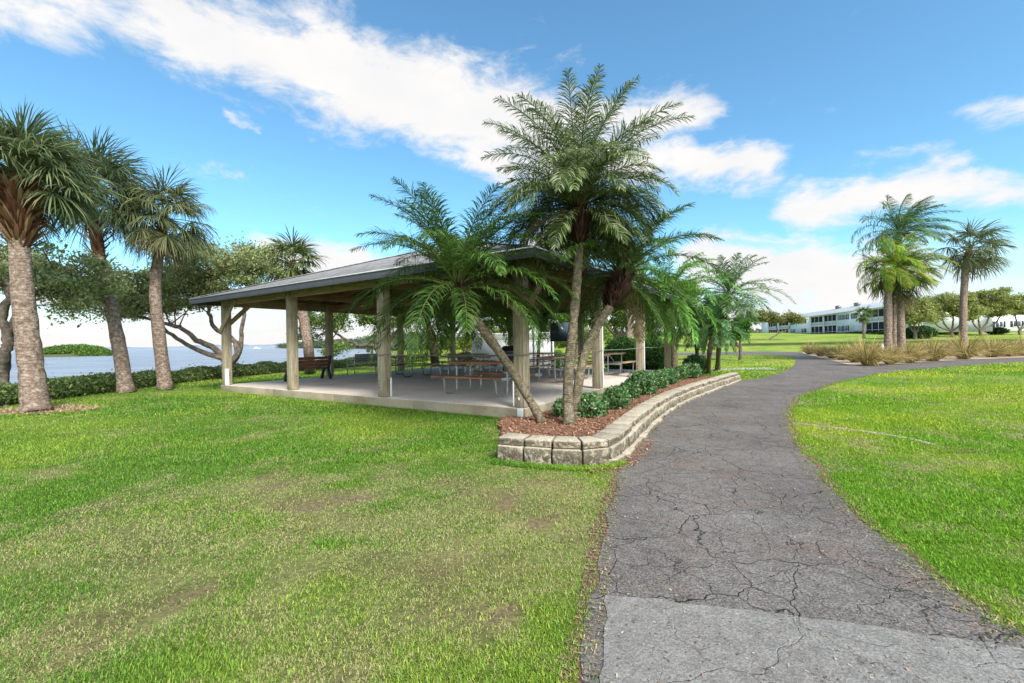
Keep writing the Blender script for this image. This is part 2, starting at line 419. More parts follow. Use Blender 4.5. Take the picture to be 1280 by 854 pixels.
# ------------------------------------------------------------------ terrain
shore = [(-15.2, -60), (-15.2, 8), (-15.4, 13), (-15.8, 17), (-15.2, 22), (-14, 27), (-11.2, 33), (-8, 45), (-5, 60), (-7, 70), (-12, 82), (-24, 98), (-23, 108), (-30, 140), (-52, 215), (-80, 300), (-390, 730), (-700, 1250), (-700, 3500), (4000, 3500), (4000, -60)]
shore = np.array(shore, float)
def shore_dist(x, y):
    d = np.full(np.shape(x), 1e9)
    for a, b in zip(shore[:-4], shore[1:-3]):
        ab = b - a; t = np.clip(((x - a[0]) * ab[0] + (y - a[1]) * ab[1]) / (ab @ ab), 0, 1)
        d = np.minimum(d, np.hypot(x - a[0] - t * ab[0], y - a[1] - t * ab[1]))
    return np.where(pip(shore, x, y), d, -d)
WZ = -.85
def height(x, y):
    x = np.asarray(x, float); y = np.asarray(y, float)
    s = shore_dist(x, y)
    rise = sstep(2, 22, x - (y - 52) * .05) 
    z = (1.0 * sstep(52, 76, y) + 1.0 * sstep(76, 105, y) + 1.2 * sstep(105, 160, y)) * rise + .35 * sstep(62.5, 63.8, y) * rise
    z = z + (fbm(x, y, .12, 5) - .5) * .5 * sstep(60, 110, y)
    marsh = sstep(45, 65, y) * (1 - rise)
    z = z * (1 - marsh) + (-.55) * marsh
    k = np.clip(s / 2.2, -1, 1)
    z = np.where(s > 0, z * sstep(0, 2.0, s) + (WZ + .25) * (1 - sstep(-.2, 1.6, s)), WZ - .2 - np.minimum(-s, 30) * .08)
    return z
xs = np.concatenate([[-1600, -1200, -900, -700, -500, -400, -300, -220, -160], np.arange(-120, -30, 6), np.arange(-30, -17, 1.0), np.arange(-17, 12, .22), np.arange(12, 40, .8), np.arange(40, 140, 6), [150, 200, 300, 500, 900, 1600, 2600]])
ys = np.concatenate([[-60, -30, -15, -8, -4, -2], np.arange(-1, 14, .22), np.arange(14, 30, .5), np.arange(30, 62, 1.5), np.arange(62, 66, .3), np.arange(66, 130, 2.5), np.arange(130, 300, 10), [320, 360, 420, 500, 600, 720, 850, 1000, 1300, 1800, 2600, 3400]])
X, Y = np.meshgrid(xs, ys)
Z = height(X, Y)
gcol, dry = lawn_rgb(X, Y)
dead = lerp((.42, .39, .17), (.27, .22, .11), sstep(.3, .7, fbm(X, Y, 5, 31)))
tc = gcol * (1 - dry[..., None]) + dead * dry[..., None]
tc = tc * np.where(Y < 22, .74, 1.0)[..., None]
ss = soilspot(X, Y)[..., None]; tc = tc * (1 - ss) + np.array((.25, .18, .11)) * ss
yel = sstep(50, 70, Y)[..., None] * (1 - sstep(2, 14, X - (Y - 52) * .05))[..., None]
tc = tc * (1 - yel) + np.array((.34, .38, .04)) * yel
bandm = (np.exp(-((Y - 63.2) / .7) ** 2) * sstep(4, 12, X))[..., None]
tc = tc * (1 - bandm) + np.array((.04, .06, .02)) * bandm
g = G(); ny, nx = X.shape
i = (np.arange(ny - 1)[:, None] * nx + np.arange(nx - 1)[None])
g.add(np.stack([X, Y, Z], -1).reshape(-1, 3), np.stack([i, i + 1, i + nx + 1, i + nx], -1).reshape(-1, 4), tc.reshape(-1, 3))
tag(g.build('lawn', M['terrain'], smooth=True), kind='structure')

g = G(); wxs = np.concatenate([np.linspace(-6000, -200, 12), np.linspace(-180, 4, 30)]); wys = np.concatenate([np.linspace(-60, 250, 40), np.linspace(300, 7000, 14)])
X, Y = np.meshgrid(wxs, wys); ny, nx = X.shape
i = (np.arange(ny - 1)[:, None] * nx + np.arange(nx - 1)[None])
g.add(np.stack([X, Y, X * 0 + WZ], -1).reshape(-1, 3), np.stack([i, i + 1, i + nx + 1, i + nx], -1).reshape(-1, 4))
tag(g.build('water', M['water'], smooth=True), kind='structure')

def sheet(name, poly, z, mat, kind='structure', thick=0, zf=None):
    poly = np.array(poly, float); pts = [Vector((float(a[0]), float(a[1]), 0)) for a in poly]
    tris = np.array(tessellate_polygon([pts]))
    V = np.column_stack([poly[:, 0], poly[:, 1], np.full(len(poly), z)])
    # make normals point up
    A = V[tris[:, 1]] - V[tris[:, 0]]; B = V[tris[:, 2]] - V[tris[:, 0]]
    flip = (A[:, 0] * B[:, 1] - A[:, 1] * B[:, 0]) < 0
    tris[flip] = tris[flip][:, ::-1]
    g = G(); g.add(V, tris)
    if thick:
        n = len(V); V2 = V.copy(); V2[:, 2] -= thick
        k = np.arange(n); k2 = (k + 1) % n
        g.add(np.concatenate([V, V2]), np.stack([k, k2, k2 + n, k + n], -1))
    return tag(g.build(name, mat), kind=kind)
def ribbon(name, pl, w0, w1, z, mat, seed=0):
    pl = resample(pl, .12); nn = normals2(pl)
    a = (.6 + .8 * fbm(pl[:, 0], pl[:, 1], 2.6, seed))
    V = np.concatenate([pl + nn * (w0 * a)[:, None], pl - nn * (w1 * (1.6 - .8 * a))[:, None]]); V[:, 2] = z
    n = len(pl); k = np.arange(n - 1)
    g = G(); g.add(V, np.stack([k, k + n, k + n + 1, k + 1], -1)); return tag(g.build(name, mat), kind='structure')
ribbon('soil_and_shadow_edge', Ls[:72], .08, .10, .005, M['soil'], 3)
ribbon('soil_and_shadow_edge', Rs, .12, .13, .005, M['soil'], 9)
pj = np.array(path_poly)
pj2 = []
for q0, q1 in zip(pj, np.roll(pj, -1, 0)):
    d = np.linalg.norm(q1 - q0); n = int(max(1, min(40, d / .15)))
    for t in np.arange(n) / n: pj2.append(q0 + (q1 - q0) * t)
pj2 = np.array(pj2); pj2[:, 0] += (fbm(pj2[:, 0], pj2[:, 1], 4.0, 5) - .5) * .16 * (pj2[:, 1] < 18)
sheet('path', pj2, .010, M['asphalt'])
near_poly = np.array([P(757, 747), P(900, 763), P(1060, 783), P(1252, 810), np.array([2.75, 1.75, 0]), np.array([3.3, .3, 0]), np.array([4.3, -3, 0]), np.array([-.3, -3, 0]), np.array([.22, .2, 0]), P(748, 880), P(757, 800)])
nj = []
for q0, q1 in zip(near_poly, np.roll(near_poly, -1, 0)):
    n = int(max(1, np.linalg.norm(q1 - q0) / .06))
    for t in np.arange(n) / n: nj.append(q0 + (q1 - q0) * t)
nj = np.array(nj); nj[:, 1] += (fbm(nj[:, 0], nj[:, 1], 7, 2) - .5) * .05; nj[:, 0] += (fbm(nj[:, 0], nj[:, 1], 9, 6) - .5) * .05
sheet('path', nj, .016, M['asphalt2'])
wk = [P(u, v) for u, v in [(835, 465.5), (925, 462.8), (972, 462.3), (963, 459.6), (925, 460.3), (835, 462.0)]]
sheet('sidewalk', wk, .014, M['walk'])
sheet('planting_bed', gb_poly, .006, M['sand'])
# slab
g = G(); c = (slab_poly[0] + slab_poly[2]) / 2
RZ = rotz(-TH)
g.box((c[0], c[1], (ZS - .3) / 2 ), (W3 + 2 * HW + .05, W3 + 2 * HW, ZS + .3), RZ)
tag(g.build('concrete_slab', M['slab'], bevel=.012), kind='structure')
g = G()
for k in range(4):
    a0, a1 = k * W3 / 4 - HW, (k + 1) * W3 / 4 - HW + (.05 if k == 3 else 0)
    p0, p1 = PV(a0 + .006, -HW - .004, ZS / 2 - .052), PV(a1 + (HW * 2 if k == 3 else 0) - .006, -HW - .004, ZS / 2 - .052)
    g.beam(p0, p1, .02, ZS + .09)
p0, p1 = PV(-HW - .004, -HW, ZS / 2 - .052), PV(-HW - .004, W3 + HW, ZS / 2 - .052)
g.beam(p0, p1, .02, ZS + .09)
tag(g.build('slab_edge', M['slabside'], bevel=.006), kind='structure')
# bed ground + wall
def mz(x, y):
    d = np.full(np.shape(x), 1e9)
    for q in wl[::2]: d = np.minimum(d, np.hypot(x - q[0], y - q[1]))
    return .055 + .15 * np.exp(-np.maximum(d - .2, 0) / .55) + .02 * (fbm(x, y, 3.0, 61) - .5)
gx = np.arange(bed_poly[:, 0].min(), bed_poly[:, 0].max(), .06); gy = np.arange(bed_poly[:, 1].min(), bed_poly[:, 1].max(), .06)
X, Y = np.meshgrid(gx, gy); ins = pip(bed_poly, X, Y); ny, nx = X.shape
qi = (np.arange(ny - 1)[:, None] * nx + np.arange(nx - 1)[None]); ok = ins[:-1, :-1] & ins[1:, :-1] & ins[:-1, 1:] & ins[1:, 1:]
g = G(); g.add(np.stack([X, Y, mz(X, Y)], -1).reshape(-1, 3), np.stack([qi, qi + 1, qi + nx + 1, qi + nx], -1)[ok])
tag(g.build('mulch_ground', M['mulch'], smooth=True), kind='structure')

# concrete strip in the right lawn
strip = catmull([P(u, v) for u, v in [(990, 529), (1040, 534.5), (1090, 541), (1138, 549), (1165, 556)]], 6)
g = G(); st = resample(strip, .4)
for a_, b_ in zip(st[:-1], st[1:]):
    d_ = (b_ - a_) / np.linalg.norm(b_ - a_)
    g.beam(a_ + d_ * .004 + [0, 0, -.012], b_ - d_ * .004 + [0, 0, -.012], .09, .05)
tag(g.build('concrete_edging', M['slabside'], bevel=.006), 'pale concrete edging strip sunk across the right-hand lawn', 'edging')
ribbon('soil_and_shadow_edge', strip + np.array([0, .06, 0]), .05, .02, .008, M['soil'], 4)  # dark ribbon in soil material, standing in for the shadow line above the strip
sp = P(1205, 563); g = G()
th = np.linspace(0, 2 * PI, 24, endpoint=False); rr = .22 * (1 + .5 * (rng.random(24) - .5))
tag(sheet('bare_soil', np.column_stack([sp[0] + 1.6 * rr * np.cos(th), sp[1] + rr * .6 * np.sin(th), 0 * th]), .006, M['soil']), kind='structure')
pc = P(48, 513)
th = np.linspace(0, 2 * PI, 40, endpoint=False); rr = 1 + .3 * (rng.random(40) - .5)
ring_poly = np.column_stack([pc[0] + .1 + 1.25 * rr * np.cos(th), pc[1] + .75 * rr * np.sin(th), 0 * th])
sheet('leaf_litter_ground', ring_poly, .006, M['sand'])

# ------------------------------------------------------------------ grass blades
def blades(n_list):
    g = G()
    for (y0, y1, n, h, w, wide) in n_list:
        t = rng.random(n); y = 1 / (1 / y0 * (1 - t) + 1 / y1 * t) if y1 / y0 > 1.5 else y0 + (y1 - y0) * t
        x = (rng.random(n) * 2 - 1) * (y * wide + 1.2)
        ok = ~pip(path_poly, x, y) & ~pip(slab_poly, x, y) & ~pip(bed_poly, x, y) & ~pip(gb_poly, x, y)
        s = shore_dist(x, y); ok &= s > 1.0
        dr = dryness(x, y)
        ok &= ~(pip(ring_poly, x, y) & (rng.random(n) < .85))
        ok &= rng.random(n) > np.clip((dr - .5) * 1.5, 0, .8)
        ok &= ~((soilspot(x, y) > .5) & (rng.random(n) < .85))
        # thin the wall foot
        x, y, dr = x[ok], y[ok], dr[ok]; m = len(x)
        gc, _ = lawn_rgb(x, y)
        isdry = rng.random(m) < np.clip(dr * 1.25 + .03, 0, .78)
        straw = lerp((.47, .46, .20), (.36, .32, .13), rng.random(m))
        c = np.where(isdry[:, None], straw, gc * (.5 + 1.0 * rng.random(m))[:, None])
        yl = rng.random(m) < .10; c[yl & ~isdry] = c[yl & ~isdry] * np.array([1.9, 1.35, 1.1])
        lush = 1.0 + .35 * (fbm(x, y, 1.3, 12) - .5)
        hh = h * (.5 + .9 * rng.random(m)) * np.where(isdry, .7, 1) * lush; ww = w * (.6 + .8 * rng.random(m))
        az = rng.random(m) * 2 * PI; tilt = np.where(isdry, 1.0 + .5 * rng.random(m), .45 + .95 * rng.random(m))
        d = np.stack([np.cos(az), np.sin(az), 0 * az], 1); sd = np.stack([-np.sin(az), np.cos(az), 0 * az], 1)
        b = np.stack([x, y, height(x, y) if y1 > 50 else np.zeros(m)], 1)
        up = np.array([0, 0, 1.0])
        m1 = b + (d * np.sin(tilt * .6)[:, None] + up * np.cos(tilt * .6)[:, None]) * (hh * .55)[:, None]
        tp = m1 + (d * np.sin(tilt * 1.25)[:, None] + up * np.cos(tilt * 1.25)[:, None]) * (hh * .5)[:, None]
        q = sd * (ww / 2)[:, None]
        V = np.stack([b - q, b + q, m1 + q * .9, m1 - q * .9, tp], 1).reshape(-1, 3)
        k = np.arange(m)[:, None] * 5
        F = np.concatenate([k + [0, 1, 2], k + [0, 2, 3], k + [3, 2, 4]])
        g.add(V, F, np.repeat(c, 5, 0))
    return g
g = blades([(1.6, 3.2, 210000, .024, .0034, 1.25), (3.0, 5.5, 250000, .028, .0044, 1.25), (5.3, 9.5, 210000, .036, .0062, 1.25), (9.2, 17, 150000, .05, .010, 1.25), (16, 45, 130000, .07, .022, 1.15)])
tag(g.build('grass', M['grass']), kind='stuff')
# edge fringe: longer tufts along lawn borders
def scatter_line(pl, n, w, off):
    pl = resample(pl, .05); nn = normals2(pl); k = rng.integers(0, len(pl), n)
    return pl[k] + nn[k] * (off + w * (rng.random(n) - .5))[:, None]
def slivers(pts, n_rgb, ln, wd, zr, name, mat, kind='stuff'):
    m = len(pts); az = rng.random(m) * 2 * PI; el = (rng.random(m) - .3) * .8
    d = np.stack([np.cos(az) * np.cos(el), np.sin(az) * np.cos(el), np.sin(el)], 1) * (ln * (.4 + rng.random(m)))[:, None]
    s = np.stack([-np.sin(az), np.cos(az), .3 * (rng.random(m) - .5)], 1) * (wd * (.5 + rng.random(m)))[:, None]
    p = pts + np.stack([0 * az, 0 * az, zr * rng.random(m)], 1)
    V = np.stack([p - s / 2, p + s / 2, p + d + s / 2.5, p + d - s / 2.5], 1).reshape(-1, 3)
    k = np.arange(m)[:, None] * 4; c = np.array(n_rgb)[rng.integers(0, len(n_rgb), m)] * (.7 + .6 * rng.random(m))[:, None]
    g = G(); g.add(V, k + [0, 1, 2, 3], np.repeat(c, 4, 0)); return tag(g.build(name, mat), kind=kind)
lt = np.concatenate([scatter_line(Rs[5:60], 9000, .20, .02), scatter_line(Ls[5:60], 5000, .16, 0)]); lt[:, 2] = .012
slivers(lt, [(.32, .22, .12), (.2, .12, .07), (.42, .33, .2), (.1, .2, .03)], .018, .004, .008, 'leaf_litter', M['dull'])
# debris on the path
t = rng.random(5000); yy = 1.6 + 12 * t ** 1.5; xx = (rng.random(5000)) * (yy * .9 + 1.5)
ok = pip(path_poly, xx, yy) & (fbm(xx, yy, 1.5, 44) > .5)
slivers(np.stack([xx[ok], yy[ok], np.full(ok.sum(), .018)], 1), [(.30, .2, .12), (.16, .1, .07), (.38, .33, .26)], .012, .006, .003, 'path_debris', M['dull'])

# mulch chips
bb = bed_poly; n = 60000
t = rng.random(n); xx = bb[:, 0].min() + (bb[:, 0].max() - bb[:, 0].min()) * rng.random(n); yy = 5 + (bb[:, 1].max() - 5) * rng.random(n) ** 1.6
ok = pip(bed_poly, xx, yy)
slivers(np.stack([xx[ok], yy[ok], mz(xx[ok], yy[ok]) - .003], 1), [(.34, .175, .105), (.22, .105, .062), (.46, .30, .20), (.10, .05, .033), (.40, .23, .145)], .05, .012, .022, 'mulch', M['dull'])
ml = scatter_line(wall[24:50], 900, .2, -.17); ml[:, 2] = .014
slivers(ml, [(.34, .15, .09), (.24, .12, .07), (.45, .3, .18)], .03, .008, .01, 'mulch', M['dull'])
n = 5000; th = rng.random(n) * 2 * PI; r = np.sqrt(rng.random(n)) * 1.25
slivers(np.stack([pc[0] + .1 + r * np.cos(th), pc[1] + .75 * r * np.sin(th) * .8, 0 * th + .01], 1), [(.42, .32, .18), (.3, .2, .11)], .07, .012, .01, 'leaf_litter', M['dull'])

# ------------------------------------------------------------------ retaining wall
rw = thing('retaining_wall', wl[50], 'curved low retaining wall of pale stained split-face blocks edging the mulch bed', 'retaining wall')
def course(pl, step, zb, zt, o0, o1, jit, gap=.011):
    g = G(); st = resample(pl, step); nn = normals2(st); off = np.array(rw.location)
    for k in range(len(st) - 1):
        a, b = st[k], st[k + 1]; d = b - a; L_ = np.linalg.norm(d); d /= L_
        na, nb = nn[k], nn[k + 1]; e = rng.uniform(-jit, jit) * 1.4; tint = np.array((.47, .41, .315)) * rng.uniform(.82, 1.12)
        n_sub = 1
        q = [a + na * (o0 + e) + d * gap, b + nb * (o0 + e) - d * gap, b + nb * o1 - d * gap, a + na * o1 + d * gap]
        zt_ = zt + rng.uniform(-.004, .004)
        V = [list(p[:2]) + [zb] for p in q] + [list(p[:2]) + [zt_] for p in q]
        F = np.array([[0, 3, 2, 1], [4, 5, 6, 7], [0, 1, 5, 4], [1, 2, 6, 5], [2, 3, 7, 6], [3, 0, 4, 7]])
        g.add(np.array(V) - off, F, tint)
    return g
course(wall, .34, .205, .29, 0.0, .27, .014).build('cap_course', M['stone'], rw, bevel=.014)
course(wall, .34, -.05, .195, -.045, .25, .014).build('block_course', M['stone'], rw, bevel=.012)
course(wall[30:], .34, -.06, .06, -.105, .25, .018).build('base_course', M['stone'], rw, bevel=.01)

# ------------------------------------------------------------------ pavilion
pav = thing('picnic_pavilion', (D0[0], D0[1], ZS), 'open timber picnic pavilion with grey shingled hip roof on square posts', 'pavilion', rz=-TH)
def LP(a, b, z): return np.array([-a, b, z])
post_ab = [(3, 0), (2, 0), (1, 0), (0, 0), (0, 1), (0, 2), (0, 3), (1, 3), (2, 3), (3, 3), (3, 2), (3, 1)]
ZB0, ZB1 = 2.56, 2.84
posts = {}
for (i_, j_) in post_ab:
    g = G(); x, y = -i_ * BAY, j_ * BAY
    g.box((0, 0, 1.4), (.15, .225, 2.8)); g.box((-.094, 0, 1.32), (.034, .215, 2.62)); g.box((.094, 0, 1.32), (.034, .215, 2.62))
    o = g.build('post', M['post'], pav, bevel=.008); o.location = (x, y, 0.001); posts[(i_, j_)] = o
    g = G()
    for zz in (.22, .30, .38):
        g.tube([(-.06, -.111, zz), (-.06, -.121, zz)], .013, 8)
        g.tube([(.112, .03, zz), (.118, .03, zz)], .013, 8)
    g.build('bolt', M['black'], o)
def guard(ij, loc, size):
    g = G(); g.box(loc, size); g.build('base_guard', M['white'], posts[ij], bevel=.006)
guard((3, 0), (.13, -.06, .26), (.03, .11, .52)); guard((1, 0), (.125, .08, .22), (.022, .05, .44))
guard((0, 0), (-.125, -.10, .27), (.022, .03, .50)); guard((0, 0), (.03, -.128, -.115), (.125, .02, .225)); guard((0, 0), (.0, -.12, .17), (.03, .012, .05))
guard((3, 1), (.13, -.06, .26), (.03, .06, .5)); guard((0, 2), (.125, .06, 1.3), (.02, .05, 2.55)); guard((0, 1), (.125, .06, 1.3), (.02, .05, 2.55)); guard((0, 0), (.125, .0, .2), (.008, .04, .06))
# perimeter beams, butted between corner blocks
def seg(p, q, name='beam', w=.09, z0=ZB0, z1=ZB1, mat='beam'):
    g = G(); p, q = np.array(p, float), np.array(q, float)
    g.beam([p[0], p[1], (z0 + z1) / 2], [q[0], q[1], (z0 + z1) / 2], w, z1 - z0); return g.build(name, M[mat], pav, bevel=.006)
for k in range(3):
    e = .118
    seg((-(k * BAY + e), -.06), (-((k + 1) * BAY - e), -.06)); seg((-(k * BAY + e), W3 + .06), (-((k + 1) * BAY - e), W3 + .06))
    seg((.05, k * BAY + e), (.05, (k + 1) * BAY - e)); seg((-W3 - .05, k * BAY + e), (-W3 - .05, (k + 1) * BAY - e))
# knee braces on the corner posts
def brace2(x, y, dx, dy, out, r0=1.78, reach=.85):
    o_ = np.array([out[0], out[1], 0]); d = np.array([dx, dy, 0.0])
    a = np.array([x, y, r0]) + o_ * .142 - d * .10; b = a + d * reach + np.array([0, 0, reach])
    t = (b - a) / np.linalg.norm(b - a); n = np.cross(o_, t); R_ = np.array([t, n, o_]).T
    g = G(); g.box((a + b) / 2, (np.linalg.norm(b - a) , .14, .045), R_); return g.build('knee_brace', M['brace'], pav, bevel=.006)
for (x, y, sx, sy) in ((0, 0, 1, -1), (-W3, 0, -1, -1), (0, W3, 1, 1), (-W3, W3, -1, 1)):
    brace2(x, y, -sx, 0, (0, sy), 1.72, .98); brace2(x, y, 0, -sy, (sx, 0), 1.72, .98)
# roof: four hip planes with a thickness
OV, TP = .72, .34; zE = 2.99 - ZS + .0
A0, A1 = -OV, W3 + OV; mid = W3 / 2; zA = zE + TP * (mid + OV)
cs = [LP(A0, A0, zE), LP(A1, A0, zE), LP(A1, A1, zE), LP(A0, A1, zE)]; ap = LP(mid, mid, zA)
roof = thing('roof', (0, 0, 0), None, None); roof.parent = pav
rc = []
for k in range(4):
    p, q = cs[k], cs[(k + 1) % 4]; x = q - p; Lx = np.linalg.norm(x); x /= Lx; c_ = (p + q) / 2; y = ap - c_; Ly = np.linalg.norm(y); y /= Ly; z = np.cross(x, y)
    if z[2] < 0: x = -x; z = -z
    g = G(); t = .03
    V = np.array([[-Lx / 2, 0, 0], [Lx / 2, 0, 0], [0, Ly, 0], [-Lx / 2, 0, -t], [Lx / 2, 0, -t], [0, Ly, -t]])
    F = [np.array([[0, 1, 2], [5, 4, 3]]), np.array([[0, 3, 4, 1]])]
    g.add(V, F); o = g.build('shingle_plane', M['shingle'], roof)
    ML = Matrix(((x[0], y[0], z[0], c_[0]), (x[1], y[1], z[1], c_[1]), (x[2], y[2], z[2], c_[2]), (0, 0, 0, 1))); o.matrix_local = ML
    # fascia + drip edge
    g = G(); p_, q_ = p.copy(), q.copy(); ox = np.array([c_[0] - ap[0], c_[1] - ap[1], 0]); ox /= np.linalg.norm(ox)
    dd = (q - p) / Lx
    a_ = p - dd * .0; b_ = q + dd * .0
    g.beam(a_ + ox * .012 + [0, 0, -.095], b_ + ox * .012 + [0, 0, -.095], .03, .15)
    g.build('fascia', M['fascia'], roof, bevel=.003)
    g = G(); g.beam(a_ + ox * .035 + [0, 0, -.005], b_ + ox * .035 + [0, 0, -.005], .02, .024); g.build('drip_edge', M['drip'], roof)
    # ceiling boards under the plane
    g = G(); n_b = 34
    for i_ in range(n_b):
        f0, f1 = i_ / n_b, (i_ + .93) / n_b
        h0, h1 = Lx / 2 * (1 - f0) - .05, Lx / 2 * (1 - f1) - .05
        if h1 < .1: continue
        V = np.array([[-h0, Ly * f0 + .03, -t - .004], [h0, Ly * f0 + .03, -t - .004], [h1, Ly * f1 + .03, -t - .004], [-h1, Ly * f1 + .03, -t - .004]]); V2 = V - [0, 0, .022]
        g.add(np.concatenate([V, V2]), np.array([[0, 1, 2, 3], [7, 6, 5, 4], [0, 4, 5, 1], [1, 5, 6, 2], [2, 6, 7, 3], [3, 7, 4, 0]]))
    o2 = g.build('ceiling_boards', M['ceil'], roof); o2.matrix_local = ML
    # rafters
    g = G(); nr = 19
    for i_ in range(nr):
        s_ = (i_ + .5) / nr * 2 - 1; xx_ = s_ * Lx / 2; ln = Ly * (1 - abs(s_)) - .12
        if ln < .3: continue
        g.box((xx_, .06 + ln / 2, -t - .026 - .07), (.045, ln, .13))
    o3 = g.build('rafters', M['ceil'], roof); o3.matrix_local = ML
    # hip cap
    g = G(); d_ = ap - p
    g.beam(p + [0, 0, .006], p + d_ + [0, 0, .012], .2, .022); g.build('hip_cap', M['shingle'], roof)
# tie beams inside
for b_ in (BAY, 2 * BAY):
    seg((-.17, b_), (-W3 + .17, b_), 'tie_beam', .1, 2.56, 2.80, 'ceil')
for k in range(3):
    for a_ in (BAY, 2 * BAY):
        seg((-a_, k * BAY + .12), (-a_, (k + 1) * BAY - .12), 'tie_beam', .09, 2.562, 2.79, 'ceil')
# strip lights
for (a_, b_) in ((3.0, 3.1),):
    lf = thing('strip_light', (0, 0, 0), None, None); lf.parent = pav; lf.location = (-a_, b_, 2.48)
    g = G(); g.box((0, 0, .045), (1.25, .12, .05)); g.build('housing', M['trim'], lf, bevel=.006)
    g = G(); g.box((0, 0, -.01), (1.2, .16, .055)); g.build('diffuser', M['lamp'], lf, bevel=.02)
# cable along the posts
g = G(); zc = 1.20; o_ = HW + .014
pts = [PV(BAY + .12, -o_, zc), PV(BAY - .5, -o_, zc - .0), PV(BAY / 2, -o_, zc - .015), PV(.12, -o_, zc), PV(-o_, -o_, zc), PV(-o_, .12, zc), PV(-o_, BAY / 2, zc - .02), PV(-o_, BAY, zc), PV(-o_, BAY * 1.5, zc - .02), PV(-o_, 2 * BAY, zc), PV(-o_, 2.5 * BAY, zc - .02), PV(-o_, 3 * BAY, zc)]
g.tube(pts, .009, 6, True)
for ab in ((0, 0), (BAY, 0)):
    c_ = PV(ab[0], ab[1], zc + .012); r_ = HW * 1.45
    g.tube([PV(ab[0] + math.cos(t_) * r_, ab[1] + math.sin(t_) * r_, zc + .012) for t_ in (np.arange(5) * PI / 2 + PI / 4)], .009, 6)
tag(g.build('cable', M['rope'], smooth=True), 'thin grey-green cable strung at waist height round the pavilion posts', 'cable')

# ------------------------------------------------------------------ furniture
def picnic_table(a_, b_, axis, label, top, frame):
    c_ = PV(a_, b_, ZS + .002); rz = -TH + (0 if axis == 1 else PI / 2)
    t = thing('picnic_table', c_, label, 'picnic table', 'picnic tables under the pavilion', rz)
    g = G()
    for k in range(5): g.box((0, (k - 2) * .15, .745), (2.0, .14, .036))
    g.build('tabletop', M[top], t, bevel=.006)
    for s in (-1, 1):
        g = G()
        for k in range(2): g.box((0, s * (.70 + (k - .5) * .15 + .02), .435), (2.0, .14, .036))
        g.build('seat', M[top], t, bevel=.006)
    for s in (-1, 1):
        g = G(); x = s * .74
        for q in (-1, 1):
            prof = [(q * .27, .725), (q * .27, .16), (q * .30, .075), (q * .37, .03), (q * .62, .03), (q * .69, .075), (q * .715, .16), (q * .73, .40)]
            pp = catmull([(x, y_, z_) for y_, z_ in prof], 4)
            g.tube(pp, .0215, 8)
        g.tube([(x, -.78, .395), (x, .78, .395)], .021, 8); g.tube([(x, -.34, .705), (x, .34, .705)], .021, 8)
        g.build('leg_frame', M[frame], t, smooth=True)
        g = G(); g.tube([(x - s * .03, 0, .40), (s * .12, 0, .70)], .017, 8); g.build('brace', M[frame], t, smooth=True)
    for s in (-1, 1):
        for q in (-1, 1):
            g = G(); g.box((s * 1.003, q * .72, .42), (.012, .31, .075)); g.build('end_bracket', M['galv'], t, bevel=.004)
    return t
picnic_table(1.95, 1.6, 1, 'orange-brown picnic table nearest the lawn, right behind the leaning palm', 'plank_red', 'galv')
picnic_table(8.4, 5.0, 1, 'grey-brown picnic table with dark legs at the water side, beside the grey metal bench', 'plank_dark', 'darktube')
picnic_table(5.7, 5.6, 1, 'dark weathered picnic table just behind the nearest orange-brown table', 'plank_dark', 'galv')
picnic_table(7.9, 8.2, 1, 'dark picnic table at the back by the braced corner post', 'plank_dark', 'darktube')
picnic_table(2.0, 5.45, 2, 'tan picnic table seen end-on between the corner post and the tall palm trunk', 'plank_tan', 'galv')
picnic_table(1.6, 8.8, 2, 'tan picnic table at the far right of the slab near the round green shrubs', 'plank_tan', 'galv')
picnic_table(5.4, 9.6, 1, 'red-brown picnic table at the back in front of the white lattice fence', 'plank_red', 'darktube')
# timber bench facing the water
bn = thing('bench', PV(10.2, 2.25, ZS + .002), 'reddish slatted bench with black end frames facing the water', 'bench', rz=-TH + PI / 2)
# local: x along bench, +y = facing (towards E1 i.e. local +y)
g = G()
for k in range(3): g.box((0, .02 + k * .135, .43), (1.5, .11, .035))
g.build('seat', M['slat'], bn, bevel=.006)
g = G()
for k in range(3): g.box((0, -.09 - .03 * k, .53 + k * .125), (1.5, .032, .095), np.array([[1, 0, 0], [0, .97, -.24], [0, .24, .97]]))
g.build('backrest', M['slat'], bn, bevel=.006)
for s in (-1, 1):
    g = G(); x = s * .70
    for (a_, b_) in (((x, -.02, .42), (x, -.17, 0)), ((x, .22, .42), (x, .36, 0)), ((x, -.06, .40), (x, .36, .40)), ((x, -.04, .38), (x, -.16, .86))):
        g.beam(a_, b_, .07, .10, up=(1, 0, 0) if abs(a_[2] - b_[2]) > .1 else (0, 0, 1))
    g.build('end_frame', M['black'], bn, bevel=.01)
mbn = thing('bench', PV(10.75, 5.4, ZS + .002), 'grey mesh-backed metal bench with slim legs facing the water', 'bench', rz=-TH + PI / 2)
g = G(); g.box((0, .2, .43), (1.75, .42, .02)); g.build('seat', M['mesh_grey'], mbn, bevel=.005)
for s in (-1, 1):
    g = G(); g.box((s * .44, -.05, .70), (.84, .018, .32), np.array([[1, 0, 0], [0, .98, -.19], [0, .19, .98]])); g.build('backrest_panel', M['mesh_grey'], mbn, bevel=.004)
for s in (-1, 1):
    g = G(); x = s * .88
    g.tube([(x, -.10, .86), (x, -.02, .43), (x, -.06, 0)], .018, 8); g.tube([(x, .42, 0), (x, .40, .62)], .018, 8); g.tube([(x, -.05, .62), (x, .2, .66), (x, .42, .64)], .02, 8); g.tube([(x, -.02, .42), (x, .4, .42)], .016, 8)
    g.build('leg_frame', M['galv'], mbn, smooth=True)
